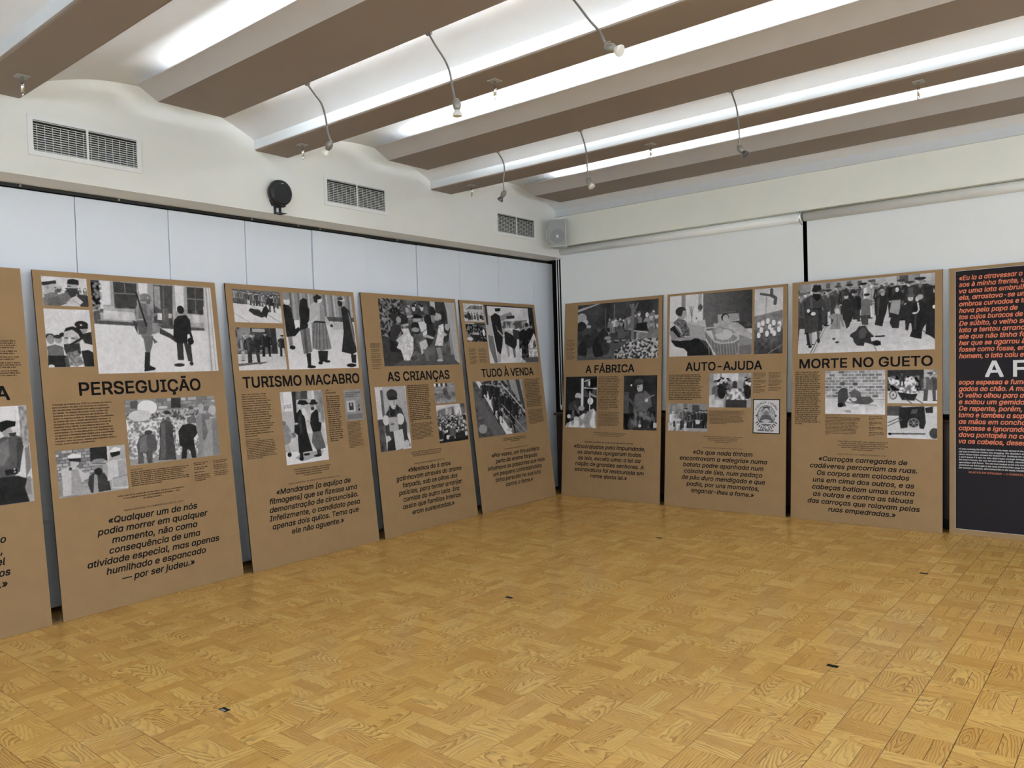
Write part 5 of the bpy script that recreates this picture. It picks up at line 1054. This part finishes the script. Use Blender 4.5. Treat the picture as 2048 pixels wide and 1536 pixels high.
P = Pic(.382, .282, CE, .25, 31); P.R(.18, 0, 0, .74, .6).R(.65, .74, 0, 1, .7).bricks(.86, 0, 1, .6, 8, 2, .6, .5).G(.7, .78, 0, .62, 1, 1).P(.7, 0, .2, .2, .3, .5, .2, .6, .35, .55, .55, .65, .68, .4, .7, .2, .55, .05, .4).N(.3, 26, 18, .02, .18, .65, .72, True).P(.15, .2, .66, .5, .72, .62, .70, .55, .92, .3, .9).E(.3, .12, .75, .08, .14).E(.7, .12, .75, .06, .11).E(.3, .12, .75, .02, .03).L(.3, .03, .35, .85, .5, 1).L(.3, .03, .55, .84, .72, 1).F(.86, .92, .84, .35, .6, .25, .28, 1.2).F(.3, .5, .4, .2, .5, .3)
put(f3, P, .827, 1.344)
P = Pic(.384, .271, CE, .74, 32); P.R(.28, .0, 0, .3, .3).P(.14, .25, .04, .75, 0, .78, .5, .74, .7, .66, .68, .62, .45, .42, .5, .42, .66, .28, .7, .24, .4).E(.62, .54, .52, .11, .15).E(.2, .54, .52, .10, .13)
for i in range(6): P.L(.62, .014, .54, .52, .54 + .10 * math.cos(i * 1.05), .52 + .14 * math.sin(i * 1.05))
P.P(.3, .5, .1, .62, .08, .6, .22, .48, .24).P(.15, .76, .05, .92, .0, .92, .2, .78, .2).L(.35, .03, .02, .62, .3, .42).L(.35, .03, .02, .52, .26, .36).G(.74, .8, 0, .75, .85, 1).L(.3, .045, .06, .87, .35, .85).L(.35, .05, .3, .86, .52, .85, .76, .84).E(.12, .06, .87, .04, .04).E(.25, .95, .82, .1, .16).L(.25, .02, .93, .66, .95, .8)
put(f3, P, .825, 1.037)

# ---- panel R4
f4 = panel('exhibition_panel', 'kraft panel with dark navy print and orange text, cut off at the right edge', -1.310, 7.167, -1.6, 4.4, 'R')
m = MB(); m.add([(.045, .045, .0006), (1.2046, .045, .0006), (1.2046, 2.146, .0006), (.045, 2.146, .0006)], [(0, 1, 2, 3)])
m.build('navy_print', 'navy', f4, fixn=False)
m = MB()
for q in ((.0425, .0425, .045, 2.1485), (1.2046, .0425, 1.207, 2.1485), (.045, .0425, 1.2046, .045), (.045, 2.146, 1.2046, 2.1485)):
    m.add([(q[0], q[1], .0007), (q[2], q[1], .0007), (q[2], q[3], .0007), (q[0], q[3], .0007)], [(0, 1, 2, 3)])
m.build('pale_keyline', 'whiteink', f4, fixn=False)
A1 = ['«Eu ia a atravessar o', 'sos à minha frente, u', 'va uma lata embrulh', 'ela, arrastava-se um', 'ombros curvados e tr', 'hava pela papa de', 'tos cujos buracos de', 'De súbito, o velho sa', 'lata e tentou arranc', 'ele que não tinha fo', 'her que se agarrou à', 'fosse como fosse, em', 'homem, a lata caiu e']
A2 = ['sopa espessa e fume', 'gados ao chão. A mu', 'O velho olhou para a', 'e soltou um gemido', 'De repente, porém,', 'lama e lambeu a sop', 'as mãos em concha', 'capasse e ignorando', 'dava pontapés na ca', 'va os cabelos, deses']
W1 = [.438, .455, .462, .468, .462, .405, .440, .470, .452, .462, .455, .468, .445]
W2 = [.470, .462, .448, .452, .435, .450, .462, .462, .470, .462]
for i, s in enumerate(A1): text(part('R4a%d' % i, 'orange_text_line', f4, 'orange'), s, .072, 2.069 - .0532 * i, .0510, W1[i], 'L', ital=.2, bold=.024)
for i, s in enumerate(A2): text(part('R4b%d' % i, 'orange_text_line', f4, 'orange'), s, .069, 1.216 - .0532 * i, .0510, W2[i], 'L', ital=.2, bold=.024)
text(part('R4au', 'source_lettering', f4, 'orange'), 'WLADYSLAW SZPILMAN — O PIANISTA,', .139, .500, .0205, .376, 'L', ital=.2, bold=.01)
text(part('R4t', 'title_letter', f4, 'whiteink'), 'A', .258, 1.278, .170, .121, 'L', bold=.024)
text(part('R4u', 'title_letter', f4, 'whiteink'), 'F', .450, 1.278, .170, .088, 'L', bold=.024)
for i, s in enumerate(['«I was crossing the Bank Square: a few steps ahead of me, a', 'old man in tattered clothes was dragging. His shoulders wer', 'shoes whose holes showed his bruised feet. Suddenly the old', 'I don’t know if it was he who didn’t have enough strength,', 'the man’s hands, the can fell and spilled a thick, steaming', 'speechless with horror. The old man looked at the can and s', 'stretched out full length in the mud and licked the soup from', 'the woman’s reaction, who kicked him in the head, howling,']):
    text(part('R4e%d' % i, 'white_text_line', f4, 'whiteink'), s, .069, .686 - .0218 * i, .0178, .462, 'L', ital=.2, bold=.025)
finish_text()

# ------------------------------------------------------------------ air vents in the bulkhead
VENTS = [(1.820, 2.499, 2.817, 3.058, 'air vent nearest to the viewer in the cream bulkhead'),
         (3.985, 4.668, 2.826, 3.068, 'air vent in the bulkhead beside the black round speaker'),
         (6.152, 6.832, 2.832, 3.078, 'air vent in the bulkhead beside the grey loudspeaker')]
for y0, y1, z0, z1, lb in VENTS:
    t = empty('air_vent', LW(0, (y0 + y1) / 2, (z0 + z1) / 2), LB)
    tag(t, lb, 'air vent', 'white louvred air vents')
    hw, hh = (y1 - y0) / 2, (z1 - z0) / 2
    fw = 0.029
    m = MB()
    for a, b_, c_, d_ in ((-hw, hw, hh - fw, hh), (-hw, hw, -hh, -hh + fw), (-hw, -hw + fw, -hh + fw, hh - fw), (hw - fw, hw, -hh + fw, hh - fw)):
        m.box(0, 0.010, a, b_, c_, d_)
    m.build('frame', 'vent', t)
    m = MB(); m.box(0.0006, 0.0012, -hw + fw, hw - fw, -hh + fw, hh - fw); m.build('dark_back', 'void', t)
    iw, ih = hw - fw, hh - fw
    ns = 13
    for k in range(ns):
        zc = ih - (k + 0.5) * 2 * ih / ns
        m = MB()
        m.prism([(0.0055, zc - 0.0042), (0.0095, zc - 0.0030), (0.0095, zc - 0.0012), (0.0055, zc - 0.0022)] if k else
                [(0.0055, zc - 0.001), (0.0095, zc + 0.001), (0.0095, zc + 0.0028), (0.0055, zc + 0.001)], lambda a, b_, t_: (a, t_, b_), -iw, iw)
        m.build('slat', 'vent', t)
        if k > 1:
            m = MB(); m.box(0.0015, 0.0032, -iw, iw, zc - 0.0015, zc + 0.0015 + 0.0035 * (k / ns)); m.build('rear_slat', 'greydk', t)
    m = MB(); m.box(0.005, 0.0102, -0.006, 0.006, -ih, ih); m.build('mullion', 'vent', t)
    for k in range(14):
        y = -iw + (k + 0.5) * 2 * iw / 14
        if abs(y) < 0.02: continue
        m = MB(); m.box(0.0022, 0.0045, y - 0.0016, y + 0.0016, -ih, ih - 0.022); m.build('vane', 'greysp', t)

# ------------------------------------------------------------------ round black speaker
t = empty('round_speaker', LW(0, 3.537, 2.685), LB)
tag(t, 'black round speaker on a slotted bracket mounted on the bulkhead', 'speaker')
def disc(m, cy, cz, x, rad, rad2, x2, n=36, cap=True):
    V_ = []
    for r_, xx in ((rad, x), (rad2, x2)):
        V_ += [(xx, cy + r_ * math.cos(2 * math.pi * k / n), cz + r_ * math.sin(2 * math.pi * k / n)) for k in range(n)]
    F = [(k, (k + 1) % n, n + (k + 1) % n, n + k) for k in range(n)]
    m.smooth = True; m.add(V_, F); m.smooth = False
    if cap: m.add(V_[n:], [tuple(range(n))])
m = MB(); disc(m, 0, .158, 0.004, .084, .099, .040, cap=False); disc(m, 0, .158, .040, .099, .094, .066, cap=False); disc(m, 0, .158, .066, .094, .080, .078)
b = m.build('housing', 'black', t)
m = MB(); disc(m, 0, .158, .078, .060, .058, .081); m.build('grille', 'blackgr', b)
m = MB(); disc(m, 0, .158, .0782, .070, .068, .0795); m.build('ring', 'blackgr', b)
m = MB(); m.box(.0795, .0800, -.008, .008, .222, .228); m.build('badge', 'white', b)
m = MB(); m.prism([(-.070, .105), (.070, .105), (.050, .060), (-.050, .060)], lambda a, b_, t_: (t_, a, b_), .002, .036); m.build('neck', 'black', t)
m = MB()
for a, b_, c_, d_ in ((-.033, -.012, .004, .068), (.012, .033, .004, .068), (-.012, .012, .004, .018), (-.012, .012, .052, .068)):
    m.box(.004, .008, a, b_, c_, d_)
for a, b_, c_, d_ in ((-.033, .033, .004, .020), (-.033, .033, .055, .070), (-.033, -.012, .020, .055), (.012, .033, .020, .055)):
    m.box(.004, .070, a, b_, -.001, .003) if False else None
m.box(.004, .014, -.033, .033, .0, .004); m.box(.014, .060, -.033, -.012, .0, .004); m.box(.014, .060, .012, .033, .0, .004); m.box(.060, .078, -.033, .033, .0, .004)
m.build('bracket', 'black', t)

# ------------------------------------------------------------------ grey loudspeaker in the corner
ang = math.radians(24)
t = empty('loudspeaker', (-5.035, 7.03, 2.755), ang)
tag(t, 'pale grey loudspeaker with mesh front mounted in the room corner', 'speaker')
m = MB(); m.prism([(-.092, -.10), (.092, -.10), (.092, -.03), (.055, .07), (-.055, .07), (-.092, -.03)], lambda a, b_, t_: (a, b_, t_), 0, .300)
m.build('cabinet', 'greysp', t, bevel=.006)
m = MB(); m.cbox(-.083, .083, -.106, -.099, .012, .290, .002); m.build('grille', 'greygr', t)
def ydisc(m, cx_, cz_, y, rad, n=40):
    m.add([(cx_ + rad * math.cos(2 * math.pi * k / n), y, cz_ + rad * math.sin(2 * math.pi * k / n)) for k in range(n)] + [(cx_ + rad * math.cos(2 * math.pi * k / n), y + .003, cz_ + rad * math.sin(2 * math.pi * k / n)) for k in range(n)],
          [tuple(range(n))] + [(k, (k + 1) % n, n + (k + 1) % n, n + k) for k in range(n)])
m = MB(); ydisc(m, 0, .112, -.1068, .078); m.build('cone_cover', 'greydk', t)
m = MB(); m.cbox(-.013, .013, -.1095, -.1065, .098, .128, .0006); bd = m.build('badge', 'white', t)
m = MB(); ydisc(m, .005, .119, -.1102, .006, 12); m.build('badge_mark', 'greygr', bd)
m = MB(); m.box(-.13, -.085, -.01, .02, .06, .25); m.box(-.15, -.128, -.02, .03, .10, .21); m.build('wall_bracket', 'greysp', t)
for k in range(3):
    m = MB(); m.box(-.096, -.0915, -.060, -.045, .09 + k * .045, .10 + k * .045); m.build('bolt', 'black', t)

# ------------------------------------------------------------------ roller blinds
TZ, TY, TRd = 2.763, 7.315, 0.043
BL = [(-5.267, -2.505, 'white roller blind nearest the room corner'), (-2.468, 1.2, 'white roller blind at the right edge of the picture')]
for i, (x0, x1, lb) in enumerate(BL):
    t = empty('roller_blind', ((x0 + x1) / 2, TY, .95))
    tag(t, lb, 'blind', 'white roller blinds in front of the window')
    ox, oz = (x0 + x1) / 2, .95
    m = MB(); m.tube([(x0 - .008 - ox, 0, TZ - oz), (x1 + .008 - ox, 0, TZ - oz)], TRd, 28); m.build('tube', 'tube', t)
    m = MB(); m.box(x0 - ox, x1 - ox, .0415, .0430, .985 - oz, TZ - oz); m.build('fabric', 'blind', t)
    m = MB(); m.cbox(x0 - ox, x1 - ox, .032, .047, .960 - oz, .986 - oz, .004); m.build('bottom_bar', 'tube', t)
    if i == 0:
        m = MB()
        m.tube([(x0 - ox - .020, -.012, .975 - oz), (x0 - ox - .020, -.012, TZ - oz), (x0 - ox - .020, .0, TZ + .04 - oz), (x0 - ox - .020, .03, TZ - oz), (x0 - ox - .020, .03, .975 - oz)], .0045, 6)
        ch = m.build('pull_chain', 'white', t)
        m = MB(); m.tube([(x0 - ox - .020, .009, .955 - oz), (x0 - ox - .020, .009, 1.01 - oz)], .012, 8); m.build('chain_weight', 'white', ch)
        m = MB(); m.cbox(x0 - ox - .040, x0 - ox - .010, -.045, .06, TZ - .05 - oz, TZ + .055 - oz, .004); m.build('end_bracket', 'tube', t)
t = empty('blind_bracket', (-2.487, TY - .04, TZ + .012))
tag(t, 'small white bracket joining the two blind tubes', 'bracket')
m = MB(); m.box(-.050, .050, -.060, .0, .028, .034); m.build('top_plate', 'white', t)
m = MB()
m.tube([(.0, -.055, .03), (.004, -.056, .0), (0, -.052, -.04), (0, -.030, -.075), (0, 0, -.085)], .004, 8); m.build('clip', 'chrome', t)
m = MB(); m.tube([(-.02, -.055, .03), (-.016, -.056, .0), (-.012, -.052, -.04), (-.008, -.030, -.075)], .003, 8); m.build('clip', 'chrome', t)

# ------------------------------------------------------------------ dark ledge under the blinds
t = empty('window_ledge_cabinet', (-1.2, 7.305, 0))
tag(t, 'dark stained wooden ledge cabinet behind the panels under the blinds', 'cabinet')
m = MB(); m.cbox(-4.165, 4.2, -.045, .26, .896, .922, .008); m.build('top', 'darkwood', t)
m = MB(); m.box(-4.12, 4.2, -.012, .010, .09, .894); fp = m.build('front', 'darkwood', t)
for k in range(8):
    x = -4.05 + k * 1.02
    m = MB(); m.cbox(x, x + .94, -.020, -.012, .16, .84, .003); m.build('front_panel', 'darkwood', fp)
m = MB(); m.box(-4.125, -4.09, -.026, .26, .0, .896); m.build('side', 'darkwood', t)
m = MB(); m.box(-4.09, 4.2, .03, .26, .0, .09); m.build('plinth', 'void', t)

# ------------------------------------------------------------------ gooseneck lamps
LAMPS = [(2.993, [(-4.027, 3.25), (-3.952, 3.165), (-3.896, 3.10), (-3.863, 3.008), (-3.848, 2.924), (-3.818, 2.855)], (-3.839, 2.836), (-3.866, 2.808), 'bulb', 'gooseneck lamp nearest the left wall on the wide trough, pale bulb'),
         (2.993, [(-2.965, 3.25), (-2.912, 3.167), (-2.857, 3.087), (-2.824, 3.016), (-2.807, 2.927), (-2.792, 2.859)], (-2.780, 2.834), (-2.779, 2.798), 'bulb', 'gooseneck lamp in the middle of the wide trough, pale bulb'),
         (2.993, [(-2.115, 3.25), (-2.075, 3.19), (-2.03, 3.13), (-1.994, 3.078), (-1.95, 3.015), (-1.904, 2.957), (-1.874, 2.90)], (-1.846, 2.866), (-1.799, 2.840), 'bulb', 'gooseneck lamp highest in the picture, bulb turned to the right'),
         (4.980, [(-4.18, 3.247), (-4.124, 3.159), (-4.111, 3.083), (-4.125, 3.004), (-4.123, 2.913)], (-4.131, 2.890), (-4.160, 2.856), 'darkbulb', 'gooseneck lamp above the grey corner loudspeaker, dark bulb turned left'),
         (4.980, [(-3.353, 3.243), (-3.316, 3.126), (-3.301, 3.029), (-3.300, 2.935), (-3.297, 2.879)], (-3.291, 2.852), (-3.272, 2.818), 'bulb', 'gooseneck lamp hanging above the panel headed A FÁBRICA, pale bulb'),
         (4.980, [(-2.148, 3.245), (-2.116, 3.136), (-2.105, 3.045), (-2.100, 2.947), (-2.106, 2.882)], (-2.093, 2.854), (-2.066, 2.822), 'darkbulb', 'gooseneck lamp with dark bulb on the right, above AUTO-AJUDA')]
def smooth(pts, n=5):
    P_ = [Vector(p) for p in pts]; out = []
    for i in range(len(P_) - 1):
        p0, p1, p2, p3 = P_[max(i - 1, 0)], P_[i], P_[i + 1], P_[min(i + 2, len(P_) - 1)]
        for k in range(n):
            u = k / n
            out.append(0.5 * ((2 * p1) + (p2 - p0) * u + (2 * p0 - 5 * p1 + 4 * p2 - p3) * u * u + (3 * p1 - p0 - 3 * p2 + p3) * u ** 3))
    return out + [P_[-1]]
for y, pts, hc, tip, bm_, lb in LAMPS:
    o3 = Vector((pts[0][0], y + .012, pts[0][1]))
    t = empty('gooseneck_lamp', o3)
    tag(t, lb, 'lamp', 'gooseneck lamps hanging from the light troughs')
    pp = [Vector((a, y + .012, b_)) - o3 for a, b_ in pts]
    m = MB(); m.tube(smooth(pp), .0058, 8); m.build('neck', 'neck', t)
    m = MB(); m.cbox(-.018, .018, -.0105, .008, -.006, .024, .003); m.build('clamp', 'neck', t)
    c0 = Vector((hc[0], y + .012, hc[1])) - o3; tp = Vector((tip[0], y + .012, tip[1])) - o3
    ax = (tp - c0).normalized()
    a0 = c0 - ax * .034
    prof = [(0, .006), (.008, .014), (.022, .0205), (.038, .0215), (.052, .018), (.062, .012)]
    m = MB(); m.tube([a0 + ax * s for s, _ in prof], [r_ for _, r_ in prof], 16); hd = m.build('head', 'lampbody', t)
    m = MB(); m.tube([pp[-1], a0 + ax * .012], .007, 8); m.build('joint', 'lampbody', hd)
    a1 = a0 + ax * .058
    prof = [(0, .011), (.008, .015), (.020, .023), (.031, .0265), (.034, .0265), (.036, .020)]
    m = MB(); m.tube([a1 + ax * s for s, _ in prof], [r_ for _, r_ in prof], 18); m.build('bulb', bm_, t)
    m = MB(); m.tube([pp[-1] + Vector((-.004, 0, 0)), pp[-1] + Vector((.026, .004, -.004))], .002, 6); m.build('lever', 'neck', t)

# ------------------------------------------------------------------ picture hooks under the beams
HOOKS = [(-4.765, 1.670, 'chrome ceiling hook under the beam at the top left corner'),
         (-4.798, 3.515, 'chrome ceiling hook under the middle beam near the black round speaker'),
         (-4.810, 5.362, 'chrome ceiling hook above the air vent beside the grey loudspeaker'),
         (-2.954, 3.522, 'chrome ceiling hook under the middle beam, between two gooseneck lamps'),
         (-2.964, 5.364, 'chrome ceiling hook above the panel headed A FÁBRICA'),
         (-1.102, 5.345, 'chrome ceiling hook at the far right under the beam near the blinds')]
for x, y, lb in HOOKS:
    t = empty('ceiling_hook', (x, y, ZB)); t.scale = (1.0, 1.0, 1.3)
    tag(t, lb, 'hook', 'chrome hooks under the ceiling beams')
    m = MB()
    m.cbox(-.032, .032, -.032, .032, -.0035, .0, .0012); m.build('plate', 'greygr', t)
    m = MB(); m.tube([(0, 0, -.003), (0, 0, -.066)], .0085, 12); m.build('stem', 'chrome', t)
    m = MB(); m.tube(smooth([(0, 0, -.055), (0.002, 0, -.064), (.004, 0, -.074), (.002, 0, -.080), (-.003, 0, -.080), (-.007, 0, -.075), (-.007, 0, -.066)], 4), .0042, 8); m.build('hook', 'chrome', t)
